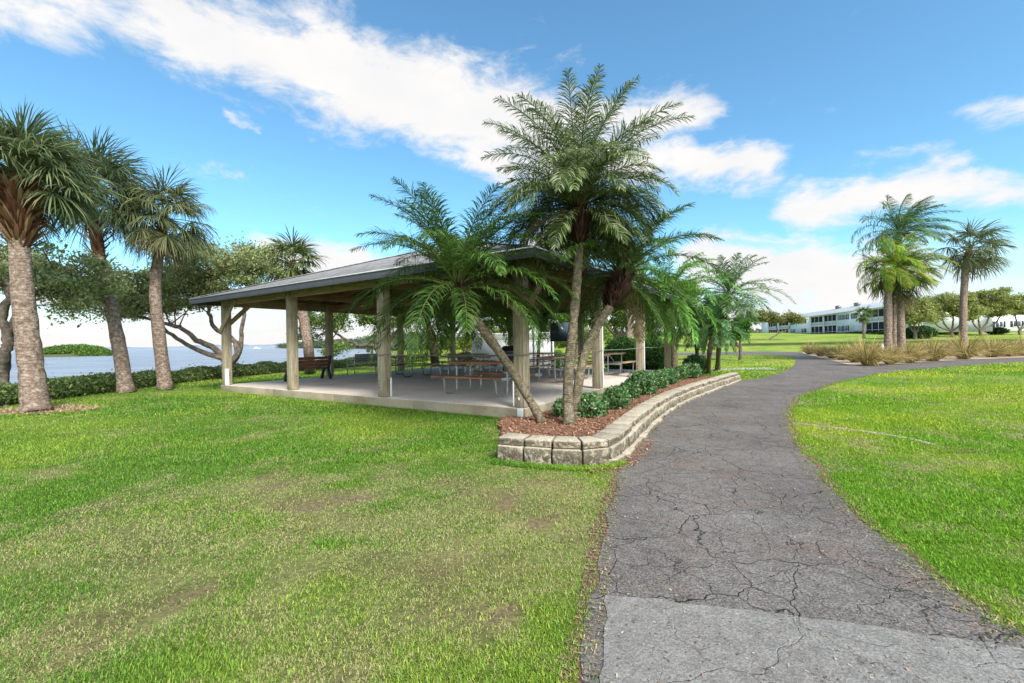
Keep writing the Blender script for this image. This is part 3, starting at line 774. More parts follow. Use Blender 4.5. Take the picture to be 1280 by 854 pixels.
# barbecue
bq = thing('barbecue_grill', PV(5.25, 11.35, ZS + .002) * np.array([1, 1, 1]), 'black hooded barbecue grill standing in front of the white fence', 'grill', rz=-TH + .2)
bq.location = [float(q) for q in PV(5.0, 7.4, ZS + .002)]
g = G(); g.box((0, 0, .66), (.62, .42, .2)); g.build('firebox', M['black'], bq, bevel=.02)
g = G(); prof = [(-.24, .0), (-.23, .14), (-.14, .27), (.04, .33), (.18, .24), (.23, .1), (.24, 0)]
n = len(prof); V = [(x, y_, .765 + z_) for x in (-.34, .34) for y_, z_ in prof]
F = [np.array([[k, k + 1, k + 1 + n, k + n] for k in range(n - 1)]), np.array([list(range(n))[::-1]]), np.array([[k + n for k in range(n)]])]
g.add(V, F); g.build('hood', M['black'], bq, bevel=.01)
for sx in (-1, 1):
    for sy in (-1, 1):
        g = G(); g.box((sx * .27, sy * .17, .28), (.04, .04, .56)); g.build('leg', M['black'], bq)
g = G(); g.tube([(-.25, -.28, .86), (.25, -.28, .86)], .014, 8); g.build('handle', M['galv'], bq)
g = G(); g.box((.48, 0, .74), (.28, .36, .03)); g.box((-.48, 0, .74), (.28, .36, .03)); g.build('side_shelf', M['darktube'], bq, bevel=.005)

# white fence with lattice
fa, fb = PD(592, 445, 24.5), PD(691, 445, 23.0)
fa[2] = fb[2] = 0; fd = (fb - fa) / np.linalg.norm(fb - fa); fL = np.linalg.norm(fb - fa); ang = math.atan2(fd[1], fd[0])
fn = thing('lattice_fence', fa, 'white vinyl privacy fence with lattice top behind the pavilion', 'fence', rz=ang)
for k in range(3):
    g = G(); g.box((k * fL / 2, 0, 1.02), (.12, .12, 2.04)); g.box((k * fL / 2, 0, 2.07), (.15, .15, .05)); g.build('fence_post', M['white'], fn, bevel=.01)
for k in range(2):
    x0, x1 = k * fL / 2 + .065, (k + 1) * fL / 2 - .065
    g = G(); g.box(((x0 + x1) / 2, 0, .80), (x1 - x0, .03, 1.44))
    for z_ in (.06, 1.54, 1.94): g.box(((x0 + x1) / 2, 0, z_), (x1 - x0, .06, .07))
    g.build('fence_panel', M['white'], fn, bevel=.004)
    g = G(); h_ = .33
    for sgn in (-1, 1):
        x = x0 - h_
        while x < x1:
            a_ = [x, sgn * .008, 1.575]; b_ = [x + h_, sgn * .008, 1.905]
            if sgn < 0: a_, b_ = [x + h_, -.008, 1.575], [x, -.008, 1.905]
            a_ = np.array(a_); b_ = np.array(b_)
            # clip to the panel
            if a_[0] < x0: t_ = (x0 - a_[0]) / (b_[0] - a_[0]); a_ = a_ + (b_ - a_) * t_
            if b_[0] < x0: t_ = (x0 - b_[0]) / (a_[0] - b_[0]); b_ = b_ + (a_ - b_) * t_
            if a_[0] > x1: t_ = (a_[0] - x1) / (a_[0] - b_[0]); a_ = a_ + (b_ - a_) * t_
            if b_[0] > x1: t_ = (b_[0] - x1) / (b_[0] - a_[0]); b_ = b_ + (a_ - b_) * t_
            if np.linalg.norm(b_ - a_) > .05: g.beam(a_, b_, .012, .035, up=(0, 1, 0))
            x += .11
    g.build('lattice', M['white'], fn)
# notice board
nb_ = PD(700, 440, 21.5); nb_[2] = 0
nb = thing('notice_board', nb_, 'dark glazed notice board on pale posts right of the white fence', 'notice board', rz=-.1)
for s in (-1, 1):
    g = G(); g.box((s * .40, .06, 1.15), (.07, .07, 2.3)); g.build('board_post', M['trim'], nb)
g = G(); g.box((0, 0, 1.93), (.95, .09, .92)); g.build('frame', M['black'], nb, bevel=.01)
g = G(); g.box((0, -.05, 1.93), (.83, .01, .80)); g.build('pane', M['glass'], nb)
pl_ = PD(667, 440, 20.5); pl_[2] = 0
g = G(); g.tube([pl_ + [0, 0, -.1], pl_ + [0, 0, 2.1]], .045, 10)
tag(g.build('pole', M['trim'], smooth=True), 'slim pale pole standing between the corner post and the dark palm trunk', 'pole')

# ------------------------------------------------------------------ vegetation generators
def strip_leaf(B, D1, L_, W_, side, sag, col, g, three=True):
    """many narrow leaves at once: base points, directions, lengths, widths, width axis"""
    m = len(B); up = np.array([0, 0, 1.0])
    nrm = lambda q: q / (np.linalg.norm(q, axis=1)[:, None] + 1e-9)
    d1 = nrm(D1); d2 = nrm(d1 - up * sag[:, None]); d3 = nrm(d2 - up * (sag * 1.1)[:, None])
    s = nrm(side) * (W_ / 2)[:, None]
    p1 = B + d1 * (L_ * .4)[:, None]; p2 = p1 + d2 * (L_ * .35)[:, None]; p3 = p2 + d3 * (L_ * .25)[:, None]
    V = np.stack([B - s * .5, B + s * .5, p1 + s, p1 - s, p2 + s * .8, p2 - s * .8, p3], 1).reshape(-1, 3)
    k = np.arange(m)[:, None] * 7
    F = np.concatenate([k + [0, 1, 2], k + [0, 2, 3], k + [3, 2, 4], k + [3, 4, 5], k + [5, 4, 6]])
    g.add(V, F, np.repeat(col, 7, 0))
def rachis(c, az, el0, L_, droop, wind=None, n=14, twist=0.0):
    s = np.linspace(0, 1, n); el = el0 - droop * s ** 1.25; aa = az + twist * s
    d = np.stack([np.cos(el) * np.cos(aa), np.cos(el) * np.sin(aa), np.sin(el)], 1)
    if wind is not None:
        d = d + np.array(wind) * (s ** 1.1)[:, None]; d /= np.linalg.norm(d, axis=1)[:, None]
    pts = np.concatenate([[np.zeros(3)], np.cumsum((d[:-1] + d[1:]) / 2 * (L_ / (n - 1)), 0)]) + c
    return pts, d, s
def feather(g, c, az, el0, L_, droop, npair, ll, lw, c1, c2, bare=.16, wind=None, sag=.35, rr=.014, splay=.8, tipc=None):
    pts, d, s = rachis(c, az, el0, L_, droop, wind, twist=rng.uniform(-.25, .25))
    g.tube(pts, np.linspace(rr, rr * .25, len(pts)), 5, False, col=np.array(c1) * .5 + np.array((.10, .11, .03)))
    t = np.linspace(bare, .995, npair); B = np.stack([np.interp(t, s, pts[:, k]) for k in range(3)], 1)
    T = np.stack([np.interp(t, s, d[:, k]) for k in range(3)], 1)
    sd = np.stack([-math.sin(az) + 0 * t, math.cos(az) + 0 * t, 0 * t], 1); sd = sd - T * np.sum(sd * T, 1)[:, None]; sd /= np.linalg.norm(sd, axis=1)[:, None]
    up = np.cross(T, sd); up *= np.sign(up[:, 2:3] + 1e-6)
    fr_tone = rng.uniform(.7, 1.3)
    prof = np.sin(np.clip((t - bare) / (1 - bare), 0, 1) * PI * .86 + .32) ** .7
    for q in (-1, 1):
        m = npair; fw = .45 + .55 * t + rng.normal(0, .17, m)
        D1 = sd * q * splay + T * fw[:, None] + up * (.28 + rng.normal(0, .22, m))[:, None]
        if wind is not None: D1 = D1 + np.array(wind) * .9
        col = lerp(c1, c2, rng.random(m) ** 1.5) * (.7 + .6 * rng.random(m))[:, None] * fr_tone
        if tipc is not None: col[rng.random(m) < .3] = tipc
        W = np.cross(D1, up + rng.normal(0, .25, (m, 3)))
        strip_leaf(B + rng.normal(0, .004, (m, 3)), D1, ll * prof * (.85 + .3 * rng.random(m)), np.full(m, lw) * (.8 + .4 * rng.random(m)), W, sag * (.6 + .8 * rng.random(m)), col, g)
def fan(g, c, az, el0, pet, R_, nseg, lw, c1, c2, droop=.5, sag=.5, wind=None):
    pts, d, s = rachis(c, az, el0, pet, droop, wind, 8)
    g.tube(pts, np.linspace(.022, .012, len(pts)), 5, False, col=np.array((.16, .19, .06)))
    T = d[-1]; h = pts[-1]; sd = np.array([-math.sin(az), math.cos(az), 0]); sd -= T * (sd @ T); sd /= np.linalg.norm(sd)
    roll = rng.uniform(-.5, .5); up = np.cross(T, sd); up *= np.sign(up[2] + 1e-6)
    sd, up = sd * math.cos(roll) + up * math.sin(roll), up * math.cos(roll) - sd * math.sin(roll)
    ph = np.linspace(-2.05, 2.05, nseg) + rng.normal(0, .04, nseg)
    D1 = T * np.cos(ph)[:, None] + sd * np.sin(ph)[:, None] - up * (np.abs(np.sin(ph)) * .35 - .12)[:, None] + rng.normal(0, .05, (nseg, 3))
    if wind is not None: D1 = D1 + np.array(wind) * .5
    L_ = R_ * (.72 + .28 * np.cos(ph * .8)) * (.85 + .3 * rng.random(nseg))
    col = lerp(c1, c2, rng.random(nseg)) * (.75 + .5 * rng.random(nseg))[:, None]
    W = np.cross(D1, np.tile(up, (nseg, 1)) + rng.normal(0, .35, (nseg, 3)))
    strip_leaf(np.tile(h, (nseg, 1)), D1, L_, np.full(nseg, lw), W, sag * (.5 + 1.0 * rng.random(nseg)), col, g)
def stubs(g, axis_pts, rad, n, ln, w, cols, lean=.6):
    ap = np.array(axis_pts); t = rng.random(n); k = t * (len(ap) - 1); i0 = np.minimum(k.astype(int), len(ap) - 2); f = (k - i0)[:, None]
    c = ap[i0] * (1 - f) + ap[i0 + 1] * f; r = np.interp(t, np.linspace(0, 1, len(rad)), rad)
    az = rng.random(n) * 2 * PI; o = np.stack([np.cos(az), np.sin(az), 0 * az], 1)
    B = c + o * (r * .8)[:, None]; Dd = o * lean + np.array([0, 0, 1.0]) * rng.uniform(.5, 1.2, (n, 1)); sd = np.stack([-np.sin(az), np.cos(az), 0 * az], 1)
    col = np.array(cols)[rng.integers(0, len(cols), n)] * (.6 + .8 * rng.random(n))[:, None]
    strip_leaf(B, Dd, ln * (.6 + .8 * rng.random(n)), np.full(n, w) * (.6 + .8 * rng.random(n)), sd, -.05 * np.ones(n), col, g)

def date_palm(tr, top_c, rad0, rad1, label, nfr, L0, ll, lw, c1, c2, shaft_len=.35, shaft_r=.12, kind='pygmy_date_palm', elmin=-.5, elmax=1.45, droop=(.7, 1.3), npair=48, group=None, split=True, wind=None, tipc=None, cat='palm tree', mk='gloss', sag=.35, bark_='datebark', lowaz=None, lowmin=.12, lw_young=1.0, front_skip=0.0):
    tr = catmull(tr, 6); base = tr[0].copy()
    th_ = thing(kind, base, label, cat, group)
    n = len(tr); rad = np.linspace(rad0, rad1, n) * (1 + .06 * rng.normal(0, 1, n)); rad[0] *= 1.35; rad[1] *= 1.15
    g = G(); g.tube(tr - base, rad, 12, jit=.08); g.build('trunk', M[bark_], th_, smooth=True)
    c = np.array(top_c) - base; tip = tr[-1] - base; ax = [tip + (c - tip) * t for t in np.linspace(-.1, 1, 6)]
    g = G(); g.tube(ax, [rad1 * .9, rad1 * 1.35, shaft_r * .75, shaft_r * .95, shaft_r, shaft_r * .5], 10, col=(.03, .018, .012))
    stubs(g, ax, [rad1, shaft_r * .8, shaft_r, shaft_r * .95], 600, .15, .02, [(.045, .025, .018), (.02, .012, .01), (.10, .05, .03)], .55)
    g.build('crown_shaft', M['dull'], th_)
    crown = None if split else G()
    off = rng.random() * 6
    for k in range(nfr):
        f = (k + .5) / nfr; az = off + k * 2.39996 + rng.normal(0, .12)
        el = elmax - (elmax - elmin) * f ** 1.0 + rng.normal(0, .08)
        if lowaz is not None and el < lowmin: el = lowmin + (el - lowmin) * ((1 + math.cos(az - lowaz)) / 2) ** .8
        if el < .6 and rng.random() < front_skip * max(0.0, math.cos(az + PI / 2)) ** .25: continue
        Lk = L0 * (1 + (lw_young - 1) * float(sstep(.95, 1.4, el))) * (.78 + .3 * math.sin(PI * min(1, f * 1.1))) * rng.uniform(.9, 1.08)
        dk = droop[0] + (droop[1] - droop[0]) * math.sin(PI * f * .8 + .2) + rng.normal(0, .1)
        if el < -.1: dk *= .7
        g = G() if split else crown
        dry_ = f > .93 and math.sin(az) > -.2 and rng.random() < .2
        a_, b_ = (c1, c2) if not dry_ else ((.34, .27, .12), (.20, .17, .06))
        feather(g, c + rng.normal(0, .02, 3), az, el, Lk, dk, npair, ll, lw, a_, b_, wind=wind, sag=sag, tipc=tipc)
        if split: g.build('frond', M[mk], th_)
    if not split: crown.build('crown', M[mk], th_)
    return th_
def sabal(tr, c, r0, label, nleaf, R_, pet, group=None, c1=(.05, .085, .022), c2=(.13, .17, .05), boots=0, r1=None, nseg=34, lw=.045, split=False, wind=None, elmin=-.95, dead=4, sag=.5, bootlen=.45, fskip=0.0):
    tr = catmull(tr, 6); base = tr[0].copy(); th_ = thing('sabal_palm', base, label, 'palm tree', group)
    n = len(tr); r1 = r1 or r0 * .8; t = np.linspace(0, 1, n); rad = r0 + (r1 - r0) * t + r0 * .28 * np.exp(-t * 14); rad *= 1 + .03 * rng.normal(0, 1, n)
    g = G(); g.tube(tr - base, rad, 16, jit=.06); g.build('trunk', M['sabalbark'], th_, smooth=True)
    c = np.array(c) - base; tip = tr[-1] - base
    g = G(); ax = [tip + (c - tip) * q for q in np.linspace(-.15, 1.0, 6)]; g.tube(ax, [r1, r1 * 1.05, r1 * 1.1, r1, r1 * .8, r1 * .5], 12, col=(.10, .05, .03))
    if boots: stubs(g, ax[:5], [r1, r1 * 1.1, r1 * 1.1, r1], boots, bootlen, .05, [(.22, .10, .05), (.13, .055, .03), (.32, .20, .12)], 1.0)
    g.build('boots', M['dull'], th_)
    crown = G(); off = rng.random() * 6
    for k in range(nleaf):
        f = (k + .5) / nleaf; az = off + k * 2.39996; el = 1.45 - (1.45 - elmin) * f + rng.normal(0, .1)
        if el < .45 and rng.random() < fskip * max(0.0, math.cos(az + PI / 2)) ** .5: continue
        g = G() if split else crown
        a_, b_ = (c1, c2)
        if k >= nleaf - dead: a_, b_ = (.26, .20, .10), (.16, .13, .05)
        p_ = pet * rng.uniform(.8, 1.15) * (.85 if el > 1 else 1)
        fan(g, c + rng.normal(0, .05, 3) - np.array([0, 0, .25 * f]), az, el, p_, R_ * rng.uniform(.85, 1.1), nseg, lw, a_, b_, .45, sag * (1.0 if f > .2 else .5), wind)
        if split: g.build('leaf', M['leaf'], th_)
    if not split: crown.build('crown', M['leaf'], th_)
    return th_
# uncut grass along the foot of the wall and the slab
fp = np.concatenate([scatter_line(wall[:34], 9000, .12, -.12), scatter_line(np.array([PV(0, -HW - .06), PV(W3, -HW - .06)]), 9000, .08, 0)])
m = len(fp); fp[:, 2] = 0; gg = G(); dd = rng.normal(0, .45, (m, 3)); dd[:, 2] = 1
fc, _ = lawn_rgb(fp[:, 0], fp[:, 1])
lf = np.where(np.arange(m) < 9000, .055, .05) * rng.uniform(.5, 1.2, m)
strip_leaf(fp, dd, lf, np.full(m, .006), np.cross(dd, rng.normal(0, 1, (m, 3))), rng.uniform(.2, .9, m), fc * rng.uniform(.7, 1.6, (m, 1)), gg)
tag(gg.build('grass', M['grass']), kind='stuff')
def leaf_quads(g, pts, size, c1, c2, flat=.3, third=None):
    m = len(pts); az = rng.random(m) * 2 * PI; el = rng.normal(0, .7, m)
    d = np.stack([np.cos(az) * np.cos(el), np.sin(az) * np.cos(el), np.sin(el)], 1)
    r = rng.normal(0, 1, (m, 3)) + np.array([0, 0, flat * 3]); s = np.cross(d, r); s /= np.linalg.norm(s, axis=1)[:, None] + 1e-9
    L_ = size * (.6 + .8 * rng.random(m)); W = L_ * (.4 + .2 * rng.random(m))
    d = d * (L_ / 2)[:, None]; s = s * (W / 2)[:, None]
    nn = np.cross(d, s); nn /= np.linalg.norm(nn, axis=1)[:, None] + 1e-9
    V = np.stack([pts - d, pts + s + nn * (W * .12)[:, None], pts + d, pts - s + nn * (W * .12)[:, None]], 1).reshape(-1, 3)
    k = np.arange(m)[:, None] * 4
    c = lerp(c1, c2, rng.random(m) ** 1.3)
    if third is not None: q = rng.random(m) < .12; c[q] = third
    g.add(V, np.concatenate([k + [0, 1, 2], k + [0, 2, 3]]), np.repeat(c, 4, 0))
def broadleaf(name, base, limbs, blobs, label, nleaf, size, c1, c2, rt=.16, group=None, mat='leaf', third=None, clump=.45, cat='tree', barkm='greybark', nclump=40, kind=None):
    base = np.array(base, float); th_ = thing(name, base, label, cat, group)
    g = G(); nodes = []
    for (pts, r0, r1) in limbs:
        pp = catmull(np.array(pts) , 5); n_ = len(pp)
        pp = pp + rng.normal(0, r0 * .25, pp.shape) * np.linspace(0, 1, n_)[:, None]
        g.tube(pp - base, np.linspace(r0, r1, n_), 8, jit=.12); nodes.append(pp[n_ // 3:])
    nodes = np.concatenate(nodes)
    wts = np.array([b[1][0] * b[1][1] * b[1][2] for b in blobs]); wts = wts / wts.sum()
    cc = []
    for (c, r), w in zip(blobs, wts):
        k = max(3, int(nclump * w * 1.0 + .5)); q = rng.normal(0, 1, (k, 3)); q /= np.linalg.norm(q, axis=1)[:, None]
        q *= (rng.uniform(.35, 1.0, (k, 1))) ** .5; q[:, 2] = np.where(q[:, 2] < -.5, q[:, 2] * .5, q[:, 2]); cc.append(np.array(c) + q * np.array(r))
    cc = np.concatenate(cc)
    for c in cc:
        j = np.argmin(np.linalg.norm(nodes - c, axis=1) + .3 * (nodes[:, 2] > c[2])); a = nodes[j]; m_ = (a + c) / 2 + rng.normal(0, .12, 3) * np.linalg.norm(c - a) * .5
        g.tube(catmull([a, m_, c], 3) - base, np.linspace(max(.012, rt * .22), .008, 7), 5, False)
    g.build('trunk', M[barkm], th_, smooth=True)
    g = G(); per = nleaf // len(cc)
    rs = clump * rng.uniform(.6, 1.3, len(cc))
    allp = []
    for c, r in zip(cc, rs):
        q = rng.normal(0, .5, (per, 3)); allp.append(c + q * np.array([r, r, r * .62]))
    leaf_quads(g, np.concatenate(allp) - base, size, c1, c2, third=third); g.build('crown', M[mat], th_)
    if kind: th_['kind'] = kind
    return th_
def shrub(base, r, label, n, size, c1, c2, group=None, name='shrub', squash=(1, 1, 1), cat='shrub', mat='gloss', core=(.02, .035, .012), lump=.12, third=None):
    base = np.array(base, float); th_ = thing(name, base, label, cat, group)
    sq = np.array(squash); g = G()
    u = np.linspace(0, PI, 9); w = np.linspace(0, 2 * PI, 14, endpoint=False)
    # woody stems inside
    for k in range(7):
        a = rng.random() * 2 * PI; g.tube([(0, 0, 0), (math.cos(a) * r * .3, math.sin(a) * r * .3, r * .6), np.array((math.cos(a) * r * .6, math.sin(a) * r * .6, r * 1.15)) * sq], [.02, .014, .006], 5, False)
    g.build('stems', M['greybark'], th_)
    q = rng.normal(0, 1, (n, 3)); q /= np.linalg.norm(q, axis=1)[:, None]; q *= (rng.uniform(.25, 1.0, (n, 1))) ** .45
    lum = 1 + lump * (np.sin(q[:, 0] * 7 + base[0] * 5) * np.cos(q[:, 1] * 6 + base[1] * 3) + .5 * np.sin(q[:, 2] * 11))
    p = q * lum[:, None] * r * sq + np.array([0, 0, r * .82 * sq[2]]); p = p[p[:, 2] > .01]
    g = G(); leaf_quads(g, p, size, c1, c2, .2, third); g.build('foliage', M[mat], th_)
    return th_

# ------------------------------------------------------------------ date palms of the mulch bed
dark1, dark2 = (.025, .075, .008), (.10, .22, .05)
date_palm([P(678, 529, .06), PD(664, 503, 7.7), PD(636, 458, 7.62), PD(606, 415, 7.55), PD(589, 394, 7.5)], PD(572, 360, 7.45), .075, .082,
          'short feather palm leaning left across the corner post of the pavilion', 100, 2.1, .34, .0125, dark1, (.145, .25, .05), shaft_r=.21, elmin=-.75, droop=(.75, 1.55), npair=84, lowaz=PI * 1.02, lowmin=.2, sag=.5, front_skip=.9, lw_young=1.05)
date_palm([P(712, 532, .06), PD(710, 500, 7.35), PD(711, 460, 7.33), PD(717, 400, 7.3), PD(721, 350, 7.25), PD(724, 304, 7.2)], PD(724, 262, 7.2), .095, .07,
          'tallest feather palm with upright rounded crown and slim trunk in the mulch bed', 122, 1.55, .34, .013, (.028, .065, .012), (.20, .26, .08), shaft_r=.17, elmin=-.28, elmax=1.5, droop=(.45, 1.95), npair=84, lw_young=1.66, sag=.5, front_skip=.98, tipc=(.32, .36, .2))
date_palm([P(719, 524, .06), PD(723, 480, 7.8), PD(732, 440, 7.95), PD(748, 405, 8.05), PD(764, 381, 8.1)], PD(779, 346, 8.15), .085, .08,
          'feather palm leaning right beside the tallest palm with dark shaggy crown base', 70, 1.95, .34, .0125, dark1, (.14, .24, .05), shaft_r=.24, elmin=-.8, droop=(.8, 1.6), npair=84, lowaz=.1, lowmin=.15, sag=.5, front_skip=.97)
pp = PV(-.62, 9.6)
date_palm([pp, pp + [0, 0, .8], pp + [-.05, 0, 1.7], pp + [-.1, 0, 2.6]], pp + [-.12, 0, 3.15], .11, .10,
          'bright green feather palm with hanging fronds at the far corner post of the pavilion', 40, 2.5, .42, .028, (.05, .19, .015), (.2, .40, .05), kind='queen_palm', shaft_r=.13, elmin=-.95, droop=(1.0, 1.6), npair=40, sag=.8)
date_palm([P(897, 461, .06), PD(899, 430, 16.8), PD(904, 400, 16.8)], PD(911, 368, 16.8), .10, .09,
          'feather palm with grey-green arching crown behind the end of the stone wall', 46, 2.1, .36, .026, (.06, .14, .04), (.24, .33, .15), shaft_r=.16, elmin=-.6, npair=38, split=False)
date_palm([P(885, 465, .08), PD(887, 440, 16), PD(890, 420, 16)], PD(893, 405, 16), .085, .08,
          'short feather palm with low drooping crown at the end of the shrub row', 40, 1.55, .28, .022, (.05, .15, .04), (.18, .33, .12), shaft_r=.11, elmin=-.9, npair=36, split=False)
date_palm([P(872, 459, .0), PD(871, 435, 18.5), PD(868, 418, 18.5)], PD(866, 404, 18.5), .09, .08,
          'small dark feather palm on the lawn left of the end of the shrub row', 34, 1.5, .3, .024, (.02, .08, .025), (.07, .15, .05), shaft_r=.11, elmin=-.9, npair=32, split=False)
pp = PD(672, 440, 19.5); pp[2] = .0
date_palm([pp, PD(674, 425, 19.5), PD(680, 403, 19.5)], PD(683, 392, 19.5), .07, .07,
          'thin dark-trunked feather palm in front of the white fence', 26, 1.3, .3, .024, (.02, .09, .02), (.07, .18, .04), shaft_r=.11, elmin=-.7, npair=30, split=False)

# ------------------------------------------------------------------ sabal palms on the left
SG = 'sabal palms along the waterfront'
sg1, sg2 = (.045, .085, .025), (.26, .30, .14)
sabal([P(45, 515), PD(40, 470, 10.3), PD(33, 410, 10.35), PD(27, 350, 10.4), PD(24, 300, 10.45)], PD(20, 214, 10.5), .235, 'thick-trunked sabal palm with red-brown shaggy collar, nearest on the left', 80, 1.1, .9, SG, sg1, sg2, boots=520, r1=.185, nseg=50, lw=.027, split=True, sag=.5, dead=1, elmin=-.35, bootlen=.5, fskip=.95)
sabal([P(158, 491), PD(150, 440, 14.4), PD(139, 385, 14.5), PD(124, 322, 14.6)], PD(112, 236, 14.6), .205, 'leaning sabal palm between the thick-trunked palm and the slim upright palm', 62, 1.28, 1.15, SG, sg1, (.16, .2, .09), boots=160, r1=.165, nseg=46, lw=.029, split=True, sag=.55, elmin=-.6, fskip=.6)
sabal([P(207, 487), PD(200, 430, 15.3), PD(194, 365, 15.4), PD(199, 312, 15.4)], PD(204, 268, 15.4), .205, 'slim sabal palm nearest the pavilion on the left, with yellowing skirt', 46, 1.05, .9, SG, (.08, .105, .04), (.24, .25, .11), boots=120, r1=.155, nseg=44, lw=.028, split=True, sag=.7, dead=6, bootlen=.3)
sabal([P(388, 467), PD(386, 440, 21), PD(380, 400, 21), PD(370, 350, 21)], PD(365, 326, 21), .24, 'sabal palm rising behind the pavilion roof', 32, 1.0, .85, SG, (.07, .11, .03), (.20, .24, .09), boots=60, r1=.22, nseg=30, lw=.05, dead=5)

# ------------------------------------------------------------------ broadleaf trees on the left and behind
lc1, lc2 = (.14, .20, .06), (.48, .50, .23)
q = 19.0
broadleaf('buttonwood_tree', P(286, 478), [
    ([P(286, 478) - [0, 0, .2], PD(283, 455, q), PD(268, 436, q), PD(245, 425, q), PD(228, 411, q), PD(200, 403, q), PD(152, 392, q)], .17, .05),
    ([PD(279, 448, q), PD(255, 441, q), PD(232, 430, q), PD(205, 410, q), PD(185, 385, q), PD(150, 360, q)], .12, .04),
    ([PD(284, 460, q), PD(297, 442, q + .2), PD(292, 425, q + .4), PD(268, 410, q + .4), PD(262, 385, q), PD(270, 345, q)], .15, .05),
    ([PD(284, 458, q), PD(300, 438, q), PD(303, 405, q), PD(310, 350, q)], .13, .05)],
    [(PD(300, 330, q), (1.5, 1.2, .8)), (PD(255, 335, q), (1.5, 1.4, .8)), (PD(210, 350, q), (1.5, 1.4, .7)), (PD(165, 352, q), (1.5, 1.3, .8)), (PD(120, 372, q), (1.5, 1.2, .7)), (PD(245, 375, q), (1.6, 1.2, .6)), (PD(180, 392, q), (1.6, 1.0, .35)), (PD(315, 318, q + 1), (1.1, 1, .6)), (PD(200, 372, q), (2.2, 1.4, .5)), (PD(135, 385, q), (1.6, 1.2, .4)), (PD(285, 355, q), (1.4, 1.2, .6)), (PD(235, 312, q), (1.1, 1, .5))],
    'spreading tree with crooked grey limbs behind the left corner post of the pavilion', 60000, .11, lc1, lc2, .16, clump=.52, nclump=190, third=(.28, .26, .10))
q = 13.2
broadleaf('buttonwood_tree', P(8, 510), [
    ([P(8, 510) - [0, 0, .2], PD(2, 480, q), PD(6, 445, q), PD(9, 425, q), PD(4, 395, q), PD(12, 360, q), PD(5, 330, q)], .17, .09),
    ([PD(8, 428, q), PD(20, 395, q), PD(45, 365, q), PD(75, 348, q)], .10, .04), ([PD(4, 400, q), PD(-20, 370, q), PD(-50, 340, q)], .10, .04)],
    [(PD(70, 340, q), (1.2, 1, .8)), (PD(30, 350, q), (1.1, 1, .8)), (PD(-30, 335, q), (1.3, 1.2, .9)), (PD(110, 350, q), (1.0, 1, .6)), (PD(95, 385, q), (.9, .8, .35))],
    'gnarled grey tree at the left edge behind the thickest palm trunk', 15000, .11, lc1, lc2, .16, clump=.42, nclump=80)
q = 24.0
broadleaf('buttonwood_tree', P(478, 461), [
    ([P(478, 461) - [0, 0, .2], PD(474, 445, q), PD(468, 433, q), PD(450, 431, q), PD(432, 425, q), PD(415, 412, q)], .16, .05),
    ([PD(474, 440, q), PD(478, 425, q), PD(470, 405, q), PD(455, 390, q)], .13, .05), ([PD(476, 440, q), PD(492, 420, q), PD(505, 400, q)], .12, .05)],
    [(PD(405, 402, q), (1.3, 1.2, .9)), (PD(440, 395, q), (1.5, 1.3, .8)), (PD(480, 395, q), (1.5, 1.3, .8)), (PD(515, 400, q), (1.2, 1, .6)), (PD(428, 432, q), (.9, .7, .3)), (PD(383, 420, q), (.7, .8, .7)), (PD(450, 360, q), (2, 1.5, .9)), (PD(420, 440, q), (.5, .5, .25))],
    'low-branching tree beyond the grey metal bench seen under the pavilion roof', 22000, .13, (.09, .16, .03), (.32, .42, .12), .16, clump=.45, nclump=95)
q = 27.0
broadleaf('shore_tree', P(545, 457), [
    ([P(545, 457) - [0, 0, .2], PD(543, 445, q), PD(542, 430, q), PD(536, 415, q), PD(533, 395, q), PD(530, 370, q)], .30, .18),
    ([PD(534, 400, q), PD(515, 385, q), PD(500, 370, q)], .12, .05), ([PD(534, 395, q), PD(555, 375, q), PD(575, 360, q)], .14, .05)],
    [(PD(520, 370, q), (2.2, 1.5, 1.0)), (PD(560, 365, q), (2.2, 1.5, 1.0)), (PD(510, 400, q), (1.0, 1, .35)), (PD(558, 398, q), (1.2, 1, .35)), (PD(590, 385, q), (1.4, 1, .6))],
    'dark thick-trunked leaning tree seen between the picnic tables under the roof', 11000, .16, (.035, .08, .015), (.16, .22, .05), .2, clump=.5, nclump=50, barkm='darkbark')
def simple_tree(u, v, Yd, z, blobs, label, n, size, c1, c2, r=.2, nclump=60, clump=.8, name='oak_tree', tops=None, group=None, third=None):
    b = PD(u, v, Yd); b[2] = z
    tops = tops or [b_[0] for b_ in blobs[:5]]
    fork = b + [0, 0, (np.array(tops)[:, 2].mean() - z) * .42]
    limbs = [([b - [0, 0, .3], (b + fork) / 2 + [.05 * r * 10, 0, 0], fork], r, r * .75)]
    for t in tops: limbs.append(([fork - [0, 0, .2], (fork + t) / 2 + [0, 0, -.15], np.array(t)], r * .6, r * .18))
    return broadleaf(name, b, limbs, blobs, label, n, size, c1, c2, r, group, clump=clump, nclump=nclump, third=third)
gr1, gr2 = (.06, .15, .02), (.24, .38, .06)
q = 31.0
simple_tree(640, 445, q, 0, [(PD(615, 393, q), (2.2, 1.5, 1.4)), (PD(655, 385, q), (2.4, 1.6, 1.6)), (PD(690, 390, q), (2, 1.6, 1.5)), (PD(625, 365, q), (2, 1.6, 1.4))], 'leafy green tree rising behind the white lattice fence', 16000, .2, gr1, gr2, .2, 60, .6)
q = 34.0
simple_tree(775, 440, q, 0, [(PD(740, 385, q), (2.6, 2, 1.6)), (PD(785, 375, q), (2.8, 2, 1.8)), (PD(830, 370, q), (2.8, 2, 1.7)), (PD(765, 400, q), (2, 1.4, .7)), (PD(860, 392, q), (1.8, 1.5, 1.0)), (PD(715, 372, q), (2.2, 1.6, 1.4))], 'wide yellow-green oak with curved limbs behind the round shrubs', 26000, .2, (.09, .18, .02), (.34, .45, .07), .28, 90, .65)
q = 27.0
